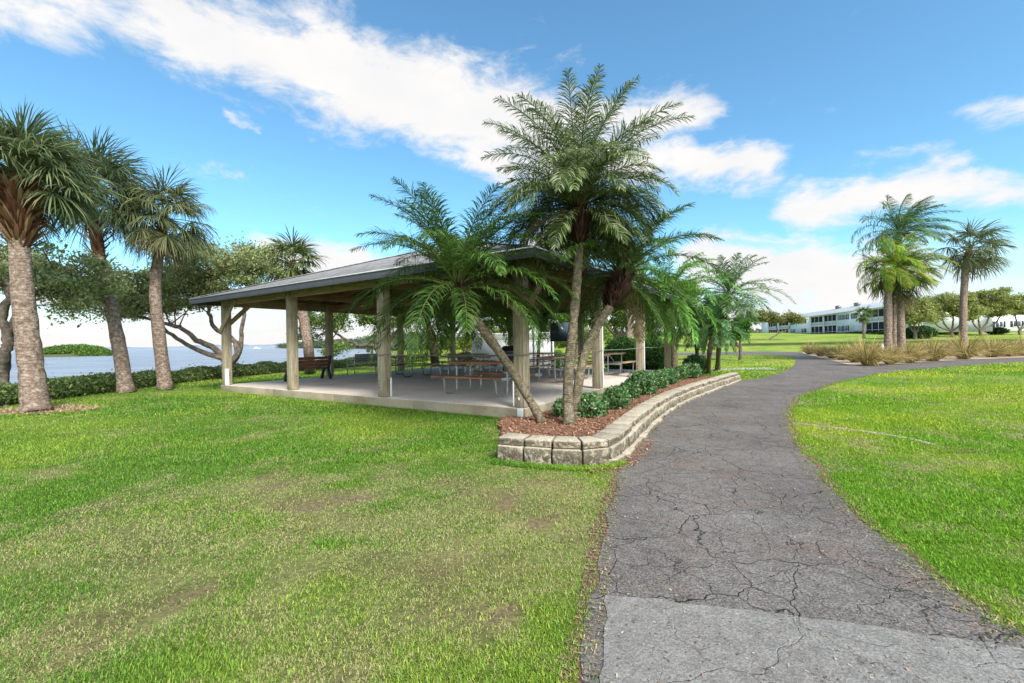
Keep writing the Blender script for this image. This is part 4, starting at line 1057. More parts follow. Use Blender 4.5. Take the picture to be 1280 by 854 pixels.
b = PD(787, 440, q); b[2] = 0
sabal([b, PD(787, 420, q), PD(786, 390, q), PD(788, 340, q)], PD(788, 325, q), .26, 'sabal palm with reddish-brown trunk behind the pavilion to the right', 22, .9, .8, None, sg1, sg2, boots=40, r1=.24, nseg=26, lw=.05)
q = 30.0
simple_tree(925, 440, q, 0, [(PD(905, 405, q), (1.7, 1.3, 1.1)), (PD(880, 395, q), (1.5, 1.2, 1.0)), (PD(925, 415, q), (1.0, .9, .6))], 'bushy bright green tree behind the feather palms at the end of the wall', 9000, .17, (.03, .11, .012), (.12, .27, .03), .14, 40, .5)
q = 62.0
simple_tree(580, 443, q, -.5, [(PD(570, 426, q), (2.6, 2, 1.7)), (PD(600, 422, q), (3, 2, 2.2)), (PD(635, 425, q), (3, 2, 2.0))], 'yellow-green tree on the marsh beyond the braced back post', 8000, .3, (.12, .19, .02), (.32, .36, .06), .2, 40, .9)
simple_tree(720, 440, 55, 0, [(PD(705, 415, 55), (3, 2, 2.0)), (PD(735, 412, 55), (3, 2, 2.2)), (PD(680, 420, 55), (2.5, 2, 1.6))], 'pale green tree behind the dark notice board', 8000, .3, (.08, .17, .02), (.28, .36, .06), .2, 40, .9)

# far mangroves, island, far shore
def mass(name, pts, hh, wd, n, size, c1, c2, z0=WZ):
    pl = resample(catmull([np.array([a, b, 0.0]) for a, b in pts], 6), 2.0); g = G()
    k = rng.integers(0, len(pl), n); p = pl[k]; hm = hh * (.45 + .9 * fbm(p[:, 0], p[:, 1], .035, 3)) * (.8 + .4 * vnoise(p[:, 0], p[:, 1], .15, 4))
    o = rng.normal(0, 1, n); p = p + np.stack([wd * .4 * rng.normal(0, 1, n), wd * .4 * o, z0 + hm * rng.random(n) ** .6], 1)
    leaf_quads(g, p, size, c1, c2, .4)
    return tag(g.build(name, M['leaf']), kind='stuff')
mass('mangrove_thicket', [(-20, 118), (-5, 122), (15, 118), (45, 120)], 4.2, 8, 16000, .8, (.06, .11, .025), (.17, .22, .07))
mass('mangrove_thicket', [(-33, 150), (-50, 200), (-75, 260), (-110, 330), (-200, 470), (-390, 745)], 7.5, 12, 26000, 2.0, (.07, .10, .05), (.15, .19, .09))
mass('mangrove_thicket', [(-60, 300), (0, 260), (80, 240), (200, 230)], 7, 14, 12000, 2.2, (.09, .13, .06), (.2, .23, .12))
mass('marsh_grass', [(-22, 101), (-14, 88), (-8, 76), (-4, 95), (5, 100)], .7, 9, 14000, .5, (.22, .28, .03), (.42, .42, .08), -.6)
ib = PD(92, 446, 165); ib[2] = WZ
isl = thing('mangrove_island', ib, 'small low mangrove island out in the bay between the left palm trunks', 'island')
n = 15000; x = rng.uniform(-1, 1, n); y = rng.uniform(-1, 1, n) * .8; k = np.clip(1 - x * x - y * y, 0, 1) ** .5
zt = k * 4.3 * (.72 + .5 * fbm(x * 14, y * 14, .5, 9)); g = G()
leaf_quads(g, np.stack([x * 14.5, y * 8, zt * rng.uniform(.3, 1, n) ** .5], 1)[k > .1], .75, (.05, .12, .015), (.19, .30, .05), .4); g.build('foliage', M['leaf'], isl)
g = G(); th = np.linspace(0, 2 * PI, 28, endpoint=False)
V = np.concatenate([np.stack([np.cos(th) * 15 * (1 + .04 * np.sin(5 * th)), np.sin(th) * 8.4, 0 * th - .3], 1), np.stack([np.cos(th) * 13, np.sin(th) * 7, 0 * th + .9], 1), [[0, 0, 1.6]]])
kk = np.arange(28); g.add(V, [np.stack([kk, (kk + 1) % 28, (kk + 1) % 28 + 28, kk + 28], -1), np.stack([kk + 28, (kk + 1) % 28 + 28, 0 * kk + 56], -1)], (.07, .09, .03)); g.build('bank', M['attr'], isl)
g = G(); xs_ = np.linspace(-3200, -300, 260); hh = 5 + 9 * fbm(xs_, xs_ * 0, .012, 6) + 5 * (vnoise(xs_, xs_ * 0, .05, 8) > .72)
V = np.concatenate([np.stack([xs_, xs_ * 0 + 1500, xs_ * 0 - 2], 1), np.stack([xs_, xs_ * 0 + 1510, hh * .8], 1), np.stack([xs_, xs_ * 0 + 1560, hh], 1), np.stack([xs_, xs_ * 0 + 1700, xs_ * 0 - 2], 1)])
kk = np.arange(259); m_ = 260
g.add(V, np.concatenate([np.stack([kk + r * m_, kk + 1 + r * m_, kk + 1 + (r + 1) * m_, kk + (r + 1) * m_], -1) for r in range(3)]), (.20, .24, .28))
tag(g.build('hills', M['attr']), kind='structure')
bt = PD(321, 436, 640); bt[2] = WZ
bo = thing('boat', bt, 'tiny white boat far out on the bay left of the second pavilion post', 'boat', rz=.2)
g = G(); V = []
for (x, w, z) in ((-4, 1.2, 0), (2.5, 1.3, 0), (5, .1, .3)): V += [(x, -w * .7, z - .2), (x, w * .7, z - .2), (x, w, 1.1 + z * .4), (x, -w, 1.1 + z * .4)]
g.add(V, np.array([[0, 4, 5, 1], [1, 5, 6, 2], [2, 6, 7, 3], [3, 7, 4, 0], [4, 8, 9, 5], [5, 9, 10, 6], [6, 10, 11, 7], [7, 11, 8, 4], [0, 1, 2, 3], [8, 11, 10, 9]])); g.build('hull', M['white'], bo)
g = G(); g.box((-.8, 0, 1.9), (3.6, 1.9, 1.6)); g.box((-.8, 0, 2.8), (4.4, 2.2, .15)); g.build('cabin', M['white'], bo)

# waterfront hedge
hp = resample(catmull([np.array([a, b, 0.0]) for a, b in [(-13.5, 2), (-13.5, 9), (-13.8, 14), (-14.1, 18), (-13.5, 22.5), (-12.2, 27), (-9.7, 32), (-7.2, 40)]], 6), .25)
n = 90000; k = (len(hp) * rng.random(n) ** 1.0).astype(int); p = hp[k]; nn_ = normals2(hp)[k]
u_ = rng.normal(0, 1, (n, 2)); u_ /= np.linalg.norm(u_, axis=1)[:, None]; rr = rng.random(n) ** .3
hN = .66 + .3 * (fbm(p[:, 0], p[:, 1], 1.1, 4) - .5) + .05 * np.sin(p[:, 1] * 3)
pos = p + nn_ * (u_[:, 0] * rr * .62)[:, None]; pos[:, 2] = -.12 + hN * .5 + u_[:, 1] * rr * hN * .5 + .05
pos[:, :2] += rng.normal(0, .06, (n, 2))
sprig = rng.random(n) < .012; pos[sprig, 2] += rng.random(sprig.sum()) * .22
g = G(); leaf_quads(g, pos, .095, (.05, .10, .025), (.24, .32, .09), .2, (.38, .38, .16))
hd = thing('hedge', (-13.5, 8, 0), 'long low informal hedge along the water edge behind the palms', 'hedge')
o = g.build('foliage', M['leaf'], hd); o.location = (13.5, -8, 0)
g = G()
for j in range(0, len(hp), 2):
    g.tube([hp[j] + [13.5, -8, -.2], hp[j] + [13.5 + rng.normal(0, .12), -8, .2], hp[j] + [13.5 + rng.normal(0, .3), -8 + rng.normal(0, .2), .5]], [.02, .014, .006], 4, False)
g.build('stems', M['greybark'], hd)
mass('shore_scrub', [(-8, 42), (-6.5, 52), (-5, 62), (-6, 70)], .9, 2.0, 6000, .22, (.05, .11, .02), (.2, .26, .06), -.6)

# shrubs in the mulch bed
SB = 'clipped shrubs in the mulch bed'
ords = ['nearest', 'second', 'third', 'fourth', 'fifth', 'sixth', 'seventh', 'eighth', 'ninth', 'farthest']
sh = [(706, 519, 14), (739, 521, 19), (771, 511, 16.5), (787, 498, 13), (803, 493, 16), (822, 485, 12.5), (835, 479.5, 12), (849, 473.5, 10), (863, 472, 11), (870, 466, 13)]
for o_, (u, v, r) in zip(ords, sh):
    b = P(u, v, .085); b[2] = .06; rm = 1.12 * r * b[1] / F0
    shrub(b, rm, ('glossy green shrub in the mulch bed, %s in the row from the tall palm' % o_ if o_ != 'nearest' else 'round glossy green shrub in the mulch bed, nearest one, tucked behind the tall palm trunk') if o_ != 'farthest' else 'round glossy green shrub in the mulch bed, farthest along the row', int(1900 * (rm / .26) ** 2), .058 if b[1] < 10 else .07, (.03, .11, .025), (.19, .33, .11), SB, 'clipped_shrub', (rng.uniform(.95, 1.12), rng.uniform(.95, 1.1), rng.uniform(.8, .98)), third=(.36, .45, .28), lump=.13)
RS = 'large rounded shrubs beyond the slab'
for u, v, r, lb in ((779, 463.5, 26, 'large rounded green shrub beyond the slab, left of the post with the white strip'), (817, 462, 25, 'large rounded green shrub beyond the slab, right of the post with the white strip')):
    b = P(u, v, 0); rm = r * b[1] / F0
    shrub(b, rm, lb, 9000, .11, (.02, .07, .012), (.10, .22, .035), RS, 'rounded_shrub', (1, 1, .92), lump=.1)
e_ = np.array([P(u, v) for u, v in [(745, 465.5), (800, 465.2), (858, 463.6), (858, 461), (800, 461), (745, 462)]]); sheet('mulch_ground', e_, .006, M['mulch'])
b = P(690, 462, 0)
shrub(b + [.2, 1, 0], .55, 'leafy green shrub beside the posts of the dark notice board', 2500, .12, (.03, .10, .015), (.13, .27, .05), None, 'leafy_shrub', (1.2, 1, 1), lump=.2)
b = PD(582, 440, 30); b[2] = 0
shrub(b, .6, 'dark low shrub just right of the braced back post', 2200, .12, (.01, .025, .01), (.03, .06, .02), None, 'dark_shrub', (1.0, 1, .8), lump=.1)

# ornamental grass clumps
def grass_clump(b, h, r, label, group, n=420):
    th_ = thing('ornamental_grass', b, label, 'ornamental grass', group); g = G()
    az = rng.random(n) * 2 * PI; ln = h * rng.uniform(.65, 1.3, n); tl = rng.uniform(.05, .95, n)
    d = np.stack([np.cos(az) * np.sin(tl) + .10, np.sin(az) * np.sin(tl), np.cos(tl)], 1)
    B = np.stack([np.cos(az) * rng.random(n) * r * .3, np.sin(az) * rng.random(n) * r * .3, 0 * az], 1)
    c = lerp((.15, .17, .04), (.52, .38, .13), rng.random(n)); q = rng.random(n) < .22; c[q] = (.62, .44, .24)
    strip_leaf(B, d, ln, np.full(n, .022) * (.6 + .8 * rng.random(n)), np.cross(d, rng.normal(0, 1, (n, 3))), rng.uniform(.25, .95, n), c, g)
    g.build('blades', M['grass'], th_); return th_
front = [(1012, 443, 9), (1026, 445.5, 9), (1040, 448, 10), (1052, 450, 10), (1068, 453, 12), (1085, 457, 20), (1112, 455.5, 15), (1138, 453.5, 14), (1166, 451.5, 18), (1204, 449, 18), (1240, 446.5, 15), (1262, 445.5, 12), (1281, 444.5, 14)]
for k, (u, v, r) in enumerate(front):
    b = P(u, v, .01); s_ = b[1] / F0
    nth = ['leftmost', 'second', 'third', 'fourth', 'fifth', 'sixth', 'seventh', 'eighth', 'ninth', 'tenth', 'eleventh', 'twelfth', 'rightmost'][k]
    grass_clump(b, r * s_ * 1.75, r * s_, ('tan ornamental grass clump, %s of the front row along the path' if k in (0, 12) else 'tan ornamental grass clump, %s from the left in the front row along the path') % nth, 'ornamental grasses, front row', 520)
back = [1058, 1076, 1094, 1110, 1126, 1142, 1158, 1175, 1192, 1216, 1236, 1256, 1278]
for k, u in enumerate(back):
    b = P(u, 446.5 - .012 * (u - 1060) + rng.uniform(-.6, .6), .01); nth = ['leftmost', 'second', 'third', 'fourth', 'fifth', 'sixth', 'seventh', 'eighth', 'ninth', 'tenth', 'eleventh', 'twelfth', 'rightmost'][k]
    grass_clump(b, 1.15, .8, ('pale plumed ornamental grass clump, %s of the back row round the palms' if k in (0, 12) else 'pale plumed ornamental grass clump, %s from the left in the back row round the palms') % nth, 'ornamental grasses, back row', 420)
g = G(); mp_ = P(1103, 447, 0); g.box(mp_ + [0, 0, .45], (.14, .10, .9)); g.box(mp_ + [0, 0, .92], (.17, .13, .05)); tag(g.build('marker_post', M['white'], bevel=.01), 'short white marker post among the ornamental grasses', 'post')

# palms on the right
wind = (.85, .0, -.12)
def base_at(u, Yd, z=0): b = PD(u, 430, Yd); b[2] = z; return b
date_palm([base_at(1110, 26), PD(1110, 400, 26), PD(1110, 370, 26), PD(1111, 352, 26)], PD(1118, 335, 26), .21, .17, 'bright yellow-green wind-blown feather palm with thick grey trunk at the grass bed', 44, 2.6, .62, .026, (.10, .25, .015), (.28, .42, .04), kind='queen_palm', shaft_r=.22, elmin=-.5, droop=(.9, 1.5), npair=56, split=False, wind=wind, mk='leaf', sag=.6, bark_='sabalbark', tipc=(.42, .34, .05))
date_palm([base_at(1117, 28.5), PD(1118, 400, 28.5), PD(1119, 350, 28.5), PD(1122, 310, 28.5)], PD(1124, 292, 28.5), .17, .14, 'tallest wind-blown feather palm on the right, its crown streaming to the right', 44, 3.0, .62, .026, (.05, .13, .03), (.16, .25, .08), kind='queen_palm', shaft_r=.2, elmin=-.1, elmax=1.4, droop=(.8, 1.4), npair=56, split=False, wind=(.9, 0, .0), mk='leaf', sag=.5, bark_='sabalbark')
sabal([base_at(1127, 27), PD(1126, 400, 27), PD(1125, 372, 27), PD(1124, 360, 27)], PD(1122, 342, 27), .20, 'brown-trunked sabal palm with dark crown under the wind-blown feather palms', 34, 1.15, 1.2, None, (.04, .075, .02), (.13, .17, .06), boots=80, r1=.17, nseg=36, lw=.04, wind=(.15, 0, 0))
sabal([base_at(1204, 28), PD(1204, 390, 28), PD(1206, 350, 28), PD(1209, 322, 28)], PD(1213, 308, 28), .20, 'sabal palm with wind-bent crown standing alone at the right', 34, 1.2, 1.1, None, (.06, .10, .03), (.20, .22, .10), boots=60, r1=.16, nseg=36, lw=.04, wind=(.45, 0, 0))
def hz(x, y): return float(height(np.array([x]), np.array([y]))[0])
b = PD(1080, 418, 72); b[2] = hz(b[0], b[1])
sabal([b, b + [0, 0, 2.2], b + [0, 0, 3.4]], b + [0, 0, 4.0], .2, 'small young sabal palm on the lawn in front of the white building', 26, .9, .9, None, (.05, .10, .02), (.16, .22, .06), boots=20, r1=.17, nseg=20, lw=.09, dead=0)
ug1, ug2 = (.13, .17, .035), (.44, .46, .14)
def um_tree(u, Yd, blobs, label, n, trunk=None):
    b = PD(u, 425, Yd); b[2] = hz(b[0], b[1])
    bl = [(PD(a, c_, Yd), r_) for a, c_, r_ in blobs]
    tops = [x_[0] for x_ in bl]; fork = b + [0.0, 0, 1.0]
    limbs = [([b - [0, 0, .3], fork], .26, .2)]
    for t in tops: limbs.append(([fork, fork + (t - fork) * [.55, .5, .25], fork + (t - fork) * [.85, .8, .65], t], .15, .05))
    return broadleaf('umbrella_tree', b, limbs, bl, label, n, .3, ug1, ug2, .22, 'umbrella trees on the far lawn', clump=.8, nclump=70, third=(.34, .33, .12))
um_tree(1144, 66, [(1142, 390, (2.4, 2, 2.0)), (1150, 398, (2.0, 2, 1.2)), (1135, 398, (1.6, 1.6, 1.4))], 'low broad umbrella tree, leftmost of the row, behind the grey palm trunks', 9000)
um_tree(1190, 70, [(1175, 386, (3.4, 2.5, 2.2)), (1192, 380, (3, 2.5, 2.0)), (1205, 392, (2.6, 2, 1.6)), (1162, 394, (2, 2, 1.3))], 'broad umbrella tree with low forked trunk just left of the lone palm', 22000)
um_tree(1226, 74, [(1222, 382, (3.6, 2.5, 2.4)), (1240, 376, (3.4, 2.5, 2.2)), (1212, 390, (2.6, 2, 1.5)), (1255, 386, (3, 2.4, 1.8))], 'broad umbrella tree with bent dark trunk just right of the lone palm', 24000)
um_tree(1275, 78, [(1268, 384, (3.4, 2.5, 2.2)), (1285, 380, (3.6, 2.5, 2.4)), (1300, 386, (3, 2, 2))], 'broad umbrella tree at the right edge of the far lawn', 18000)
b = PD(958, 433, 70); b[2] = hz(b[0], b[1]); qd = 70
broadleaf('umbrella_tree', b, [([b - [0, 0, .2], PD(962, 424, qd), PD(975, 416, qd), PD(985, 412, qd), PD(990, 402, qd)], .16, .06), ([PD(974, 416, qd), PD(968, 405, qd), PD(958, 398, qd)], .1, .04)],
          [(PD(975, 397, qd), (2.6, 2, 1.0)), (PD(950, 397, qd), (2.2, 1.8, 1.1)), (PD(995, 399, qd), (1.6, 1.5, .7))], 'small leaning tree with bare crooked trunk left of the white building', 9000, .28, (.10, .12, .02), (.30, .29, .08), .15, 'umbrella trees on the far lawn', clump=.7, nclump=40)
for u, Yd, r, sq, lb in ((1150, 68, 1.5, (1.6, 1, .75), 'large dark rounded bush under the leftmost umbrella tree'), (1132, 70, 1.1, (1.2, 1, .8), 'dark bush partly hidden behind the grey palm trunks'), (1246, 84, 1.3, (1.5, 1, .6), 'dark green bush before the pale building, right of the lone palm'), (1185, 86, 1.0, (3, 1, .6), 'low dark foundation shrubs under the wide umbrella tree')):
    b = PD(u, 420, Yd); b[2] = hz(b[0], b[1]); shrub(b, r, lb, 3500, .25, (.015, .05, .012), (.06, .13, .03), None, 'rounded_bush', sq, lump=.08)
for x0_, x1_, yy in ((-6, 36, 96),):
    pass
# foundation planting of the long building built with it below

# ------------------------------------------------------------------ buildings
def facade(name, P0, dvec, Ltot, z0, label, elems, depth=13, storey=2.75, roof_h=2.0, vents=()):
    dvec = np.array([dvec[0], dvec[1], 0.]); dvec /= np.linalg.norm(dvec); ang = math.atan2(dvec[1], dvec[0])
    th_ = thing(name, (P0[0], P0[1], z0), label, 'building', rz=ang)
    H_ = 2 * storey + .35
    elems = [(e[0], min(e[1], e[2]), max(e[1], e[2])) + tuple(e[3:]) for e in elems]
    # local x along facade, local +y = outward (to the viewer side)
    out = 1
    g = G(); holes = sorted([(e[1], e[2]) for e in elems if e[0] == 'porch'])
    xs = 0.0
    for a_, b_ in holes + [(Ltot, Ltot)]:
        if a_ > xs + .05: g.box(((xs + a_) / 2, -1.0, H_ / 2), (a_ - xs, 2.0, H_))
        xs = b_
    g.box((Ltot / 2, -depth / 2 - 1.0, H_ / 2), (Ltot, depth - 2.0, H_ - .004)); g.build('wall', M['bwall'], th_)
    g = G(); o = .5
    V = np.array([[-o, o, H_], [Ltot + o, o, H_], [Ltot + o, -depth - o, H_], [-o, -depth - o, H_], [1.5, -depth / 2, H_ + roof_h], [Ltot - 1.5, -depth / 2, H_ + roof_h]]); V2 = V[:4] - [0, 0, .22]
    g.add(V, [np.array([[0, 1, 5, 4], [2, 3, 4, 5]]), np.array([[1, 2, 5], [3, 0, 4]])]); rf = g.build('roof', M['broof'], th_)
    g = G(); g.add(np.concatenate([V[:4], V2]), np.array([[0, 4, 5, 1], [1, 5, 6, 2], [2, 6, 7, 3], [3, 7, 4, 0], [4, 7, 6, 5]])); g.build('fascia', M['trim'], rf)
    for x in vents:
        g = G(); g.box((x, -depth / 2 + .5, H_ + roof_h + .3), (1.8, .8, .8)); g.build('vent', M['mesh_grey'], rf)
    for e in elems:
        k, a_, b_ = e[:3]; w = b_ - a_; cx = (a_ + b_) / 2
        if k == 'porch':
            for lv in (0, 1):
                zb = lv * (storey + .1)
                p_ = G(); p_.box((cx, -1.96, zb + storey / 2), (w, .04, storey)); po = p_.build('porch', M['bdark'], th_)
                g = G(); g.box((cx, -.9, zb + storey + .02), (w + .02, 1.9, .2)); g.box((cx, .03, zb + storey + .0), (w + .3, .06, .34)); g.build('floor_band', M['trim'], po)
                g = G(); g.box((cx, -.12, zb + storey / 2), (w - .1, .02, storey - .3)); g.build('screen', M['bdark'], po)
                g = G(); n_ = max(1, int(round(w / 2.6)))
                for j in range(n_ + 1): g.box((a_ + w * j / n_, .02, zb + storey / 2), (.18 if j in (0, n_) else .08, .12, storey - .15))
                g.box((cx, .0, zb + .95), (w, .05, .09)); g.build('railing', M['trim'], po)
                if lv == 1:
                    g = G(); g.box((cx, -.04, zb + .5), (w - .2, .03, .85)); g.build('balustrade', M['garage'], po)
        elif k == 'window':
            for lv in e[3]:
                zb = lv * (storey + .1) + 1.0
                g = G(); g.box((cx, .02, zb + .65), (w, .04, 1.3)); wo = g.build('window', M['glass'], th_)
                g = G()
                for z_ in (0, 1.3): g.box((cx, .045, zb + z_), (w + .2, .07, .12))
                for x_ in (a_, b_, cx): g.box((x_, .048, zb + .65), (.12, .07, 1.18))
                g.build('frame', M['trim'], wo)
                if w < 3: 
                    g = G()
                    for x_ in (a_ - .32, b_ + .32): g.box((x_, .03, zb + .65), (.4, .05, 1.35))
                    g.build('shutter', M['bdark'], wo)
        elif k == 'garage':
            g = G(); g.box((cx, .02, 1.15), (w, .05, 2.2)); g.build('garage_door', M['garage'], th_)
    return th_
Pn = np.array([81.0 - .2335 * 10, 96.0 - .973 * 10])
# mirrored direction so that outward (+y local) faces the lawn
Pf = Pn + np.array([.2335, .973]) * 92
def T(u):    # distance from the far end of the facade for a picture column
    r_ = (u - 640) / F0; t_ = (81 - r_ * 96) / (r_ * .973 - .2335); return 10 + t_
el = [('porch', T(961), T(972)), ('porch', T(974), T(986)), ('window', T(989.5), T(993), (0, 1)), ('window', T(1002), T(1008.5), (0, 1)), ('porch', T(1014), T(1029)), ('porch', T(1030.5), T(1046)),
      ('window', T(1049), T(1052.5), (0, 1)), ('window', T(1056), T(1060), (0, 1)), ('garage', T(1065), T(1078)), ('window', T(1066), T(1070), (1,)), ('porch', T(1083), T(1107)), ('window', T(1110), T(1116), (0, 1))]
zb_ = 2.05
bd = facade('apartment_building', Pn, Pf - Pn, 92, 2.15, 'long white two-storey apartment building with screened porches and grey roof', el, vents=(T(1019) , T(1040)))
g = G(); n = 9000; x = rng.uniform(0, 92, n); pos = np.stack([x, 1.2 + .5 * rng.normal(0, 1, n), (.1 + .75 * rng.random(n)) * (.4 + .9 * vnoise(x, x * 0, .25, 4))], 1)
leaf_quads(g, pos, .35, (.02, .06, .012), (.10, .18, .04)); 
fh = thing('foundation_hedge', bd.location + Vector((-.3, 0, -.2)), 'low dark foundation hedge at the foot of the long white building', 'hedge', rz=bd.rotation_euler.z); g.build('foliage', M['leaf'], fh)
q0 = PD(1138, 410, 100); q1 = PD(1330, 410, 96)
el2 = [('window', 5, 6.8, (0,)), ('porch', 1, 4), ('window', 9, 10.5, (0, 1)), ('window', 13.5, 15, (0, 1)), ('window', 17, 18.5, (0, 1)), ('window', 20.5, 22, (0, 1)), ('porch', 24.5, 29), ('window', 31, 33, (0, 1))]
d2 = (q0 - q1)[:2]; L2_ = float(np.linalg.norm(d2))
facade('apartment_building', q1[:2], d2, L2_, 2.2, 'white two-storey building half hidden behind the umbrella trees on the right', [(e[0], L2_ - e[2] , L2_ - e[1]) + tuple(e[3:]) for e in el2], roof_h=2.4)
g0 = PD(932, 412, 150)

# ------------------------------------------------------------------ sky, clouds and sun
sun_el, sun_az = math.radians(43), math.radians(150)       # azimuth clockwise from +Y
W = bpy.data.worlds.new('World'); SC.world = W; W.use_nodes = True
nt = W.node_tree; nt.nodes.clear()
def wn_(t, **k):
    q = nt.nodes.new(t)
    for a_, b_ in k.items(): setattr(q, a_, b_)
    return q
def wm(op, a_, b_=None, c_=None, clamp=False):
    q = wn_('ShaderNodeMath', operation=op, use_clamp=clamp)
    for i_, v_ in enumerate((a_, b_, c_)):
        if v_ is None: continue
        if isinstance(v_, (int, float)): q.inputs[i_].default_value = v_
        else: nt.links.new(v_, q.inputs[i_])
    return q.outputs[0]
def wv(op, a_, b_=None, s_=None):
    q = wn_('ShaderNodeVectorMath', operation=op)
    for i_, v_ in enumerate((a_, b_)):
        if v_ is None: continue
        if isinstance(v_, tuple): q.inputs[i_].default_value = v_
        else: nt.links.new(v_, q.inputs[i_])
    if s_ is not None:
        if isinstance(s_, (int, float)): q.inputs['Scale'].default_value = s_
        else: nt.links.new(s_, q.inputs['Scale'])
    return q
sky = wn_('ShaderNodeTexSky', sky_type='NISHITA', sun_disc=False); sky.sun_elevation = sun_el; sky.sun_rotation = sun_az
sky.air_density = 1.0; sky.dust_density = .6; sky.ozone_density = 2.5; sky.altitude = 0
tc_ = wn_('ShaderNodeTexCoord'); dirv = tc_.outputs['Generated']
sx = wn_('ShaderNodeSeparateXYZ'); nt.links.new(dirv, sx.inputs[0])
azn = wm('ARCTAN2', sx.outputs[0], sx.outputs[1]); eln = wm('ARCSINE', sx.outputs[2])
cb = wn_('ShaderNodeCombineXYZ'); nt.links.new(azn, cb.inputs[0]); nt.links.new(eln, cb.inputs[1])
def wnoise(vec, scale, detail, rough, dist=0.0, st=(1, 1, 1)):
    mp = wn_('ShaderNodeMapping'); mp.inputs['Scale'].default_value = st; nt.links.new(vec, mp.inputs[0])
    q = wn_('ShaderNodeTexNoise'); q.inputs['Scale'].default_value = scale; q.inputs['Detail'].default_value = detail; q.inputs['Roughness'].default_value = rough; q.inputs['Distortion'].default_value = dist
    nt.links.new(mp.outputs[0], q.inputs['Vector']); return q
nz = wnoise(cb.outputs[0], 5, 7, .62, .2, (1, 1.6, 1))
off = wv('SCALE', wv('SUBTRACT', nz.outputs['Color'], (.5, .5, .5)).outputs[0], None, .12)
pw = wv('ADD', cb.outputs[0], off.outputs[0]).outputs[0]
def AE(u, v):
    x, y = _ray(u, v); d_ = np.array([x, F0, -y]); d_ /= np.linalg.norm(d_); return math.atan2(d_[0], d_[1]), math.asin(d_[2])
caps = [((20, -5), (230, 42), .065, .85), ((220, 35), (420, 78), .10, 1.15), ((400, 75), (560, 128), .125, 1.3), ((540, 120), (700, 175), .125, 1.2), ((690, 150), (860, 138), .075, .95), ((760, 185), (960, 212), .065, 1.0), ((590, 190), (640, 205), .06, .8),
        ((985, 268), (1150, 242), .055, .95), ((1130, 240), (1290, 225), .055, .8), ((1080, 198), (1190, 205), .04, .55), ((1215, 135), (1300, 122), .04, .5), ((905, 300), (1010, 305), .035, .7),
        ((278, 138), (320, 157), .014, .40), ((230, 212), (300, 212), .02, .3), ((340, 330), (440, 330), .07, 1.1), ((680, 300), (720, 290), .07, 1.1), ((880, 330), (1120, 355), .10, 1.2), ((-60, 330), (60, 380), .10, .8)]
mask = None
for (a_, b_, r_, st_) in caps:
    A = AE(*a_); B = AE(*b_); ab = (B[0] - A[0], B[1] - A[1], 0.0); l2 = ab[0] ** 2 + ab[1] ** 2
    pa = wv('SUBTRACT', pw, (A[0], A[1], 0.0)).outputs[0]
    pa2 = wv('MULTIPLY', pa, (1, 1, 0)).outputs[0]
    t_ = wm('MULTIPLY', wv('DOT_PRODUCT', pa2, ab).outputs['Value'], 1 / l2, clamp=True)
    q_ = wv('SCALE', (0, 0, 0), None, t_); q_.inputs[0].default_value = ab
    ln_ = wv('LENGTH', wv('SUBTRACT', pa2, q_.outputs[0]).outputs[0]).outputs['Value']
    m_ = wm('MULTIPLY', wm('SUBTRACT', 1.0, wm('MULTIPLY', ln_, 1 / r_), clamp=True), st_)
    mask = m_ if mask is None else wm('MAXIMUM', mask, m_)
fine = wnoise(dirv, 9, 8, .66, .4, (1, 1, 2.2)).outputs['Fac']
m1 = wm('ADD', wm('MULTIPLY', mask, 2.5), wm('MULTIPLY', wm('SUBTRACT', fine, .60), 4.2))
# clouds low down over the horizon, everywhere round the sky
low = wm('SUBTRACT', 1.0, wm('MULTIPLY', wm('ABSOLUTE', eln), 1 / .22), clamp=True)
m2 = wm('ADD', wm('MULTIPLY', low, 2.4), wm('MULTIPLY', wm('SUBTRACT', wnoise(dirv, 3.2, 7, .6, .3, (1, 1, 3.5)).outputs['Fac'], .66), 3.2))
# unseen cloud added behind and above the viewer, to raise the ambient light
beh = wm('MULTIPLY', sx.outputs[1], -1.2, clamp=True)
m3 = wm('MULTIPLY', wm('SUBTRACT', wnoise(dirv, 2.4, 7, .6, .3).outputs['Fac'], .34), wm('MULTIPLY', beh, 6.0))
mm = wm('MAXIMUM', wm('MAXIMUM', m1, m2), m3)
mr = wn_('ShaderNodeMapRange', interpolation_type='SMOOTHSTEP'); mr.inputs['From Min'].default_value = .0; mr.inputs['From Max'].default_value = 1.75
nt.links.new(mm, mr.inputs['Value'])
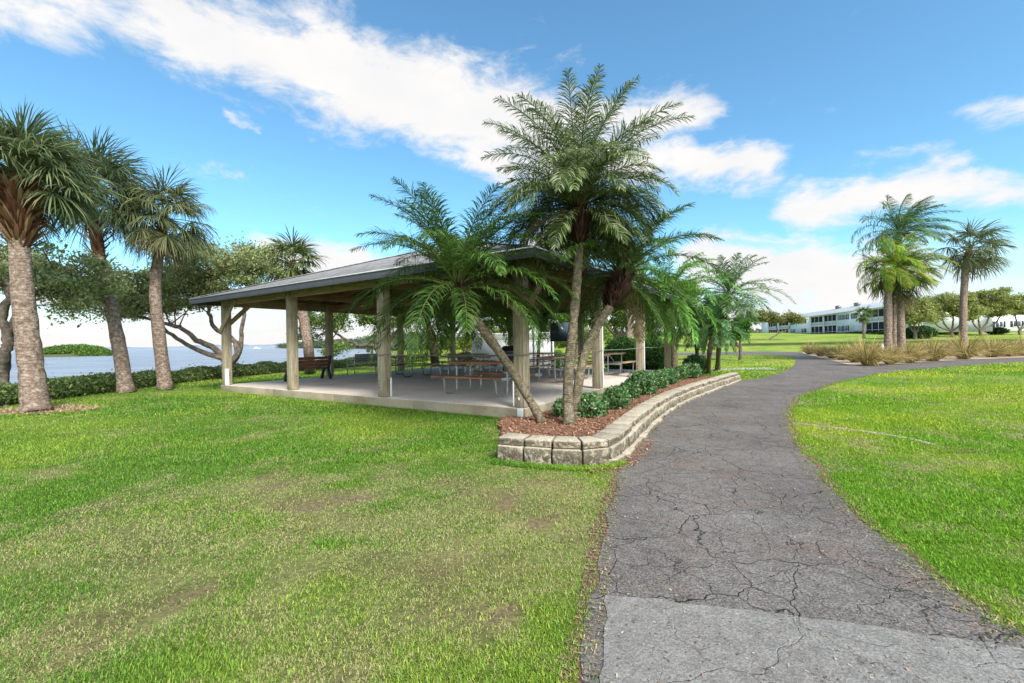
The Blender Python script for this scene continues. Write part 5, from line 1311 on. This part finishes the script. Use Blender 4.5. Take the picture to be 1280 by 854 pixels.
# sky tint
tint = wn_('ShaderNodeMix', data_type='RGBA', blend_type='MULTIPLY'); tint.inputs[0].default_value = 1.0
nt.links.new(sky.outputs[0], tint.inputs[6]); tint.inputs[7].default_value = (.60, .89, .90, 1)
sc_ = wn_('ShaderNodeVectorMath', operation='SCALE'); nt.links.new(tint.outputs[2], sc_.inputs[0]); sc_.inputs['Scale'].default_value = 1.0
SKYS = sc_
cl = wn_('ShaderNodeValToRGB'); e = cl.color_ramp.elements; e[0].position = .2; e[0].color = (.86, .86, .88, 1); e[1].position = .8; e[1].color = (1.0, .98, .955, 1)
nt.links.new(wnoise(dirv, 6, 6, .6, .2, (1, 1, 2)).outputs['Fac'], cl.inputs[0])
cs_ = wn_('ShaderNodeVectorMath', operation='SCALE'); nt.links.new(cl.outputs[0], cs_.inputs[0]); 
dt_ = wv('DOT_PRODUCT', dirv, (math.sin(sun_az) * math.cos(sun_el), math.cos(sun_az) * math.cos(sun_el), math.sin(sun_el))).outputs['Value']
glow = wm('POWER', wm('MAXIMUM', dt_, 0.0), 2.0)  # cloud brightened towards the sun, mostly out of frame, for fill light
nt.links.new(wm('ADD', 3.7, wm('MULTIPLY', glow, 13.0)), cs_.inputs['Scale'])
mx = wn_('ShaderNodeMix', data_type='RGBA'); nt.links.new(mr.outputs[0], mx.inputs[0]); nt.links.new(sc_.outputs[0], mx.inputs[6]); nt.links.new(cs_.outputs[0], mx.inputs[7])
bg = wn_('ShaderNodeBackground'); bg.inputs['Strength'].default_value = .1; nt.links.new(mx.outputs[2], bg.inputs[0])
wo = wn_('ShaderNodeOutputWorld'); nt.links.new(bg.outputs[0], wo.inputs[0])
W.cycles.sampling_method = 'MANUAL'; W.cycles.sample_map_resolution = 512

sl = bpy.data.lights.new('sun', 'SUN'); sl.energy = 2.2; sl.angle = math.radians(16); sl.color = (1.0, .96, .90)
so = bpy.data.objects.new('sun', sl); COL.objects.link(so)
dv_ = Vector((math.sin(sun_az) * math.cos(sun_el), math.cos(sun_az) * math.cos(sun_el), math.sin(sun_el)))
so.rotation_euler = dv_.to_track_quat('Z', 'Y').to_euler(); so.location = (0, -5, 20)

SC.render.engine = 'CYCLES'
SC.cycles.max_bounces = 6; SC.cycles.diffuse_bounces = 3; SC.cycles.glossy_bounces = 2; SC.cycles.transmission_bounces = 4
SC.cycles.use_denoising = True
SC.view_settings.view_transform = 'Standard'; SC.view_settings.look = 'None'
SC.view_settings.exposure = 1.5; SC.view_settings.gamma = 1.0
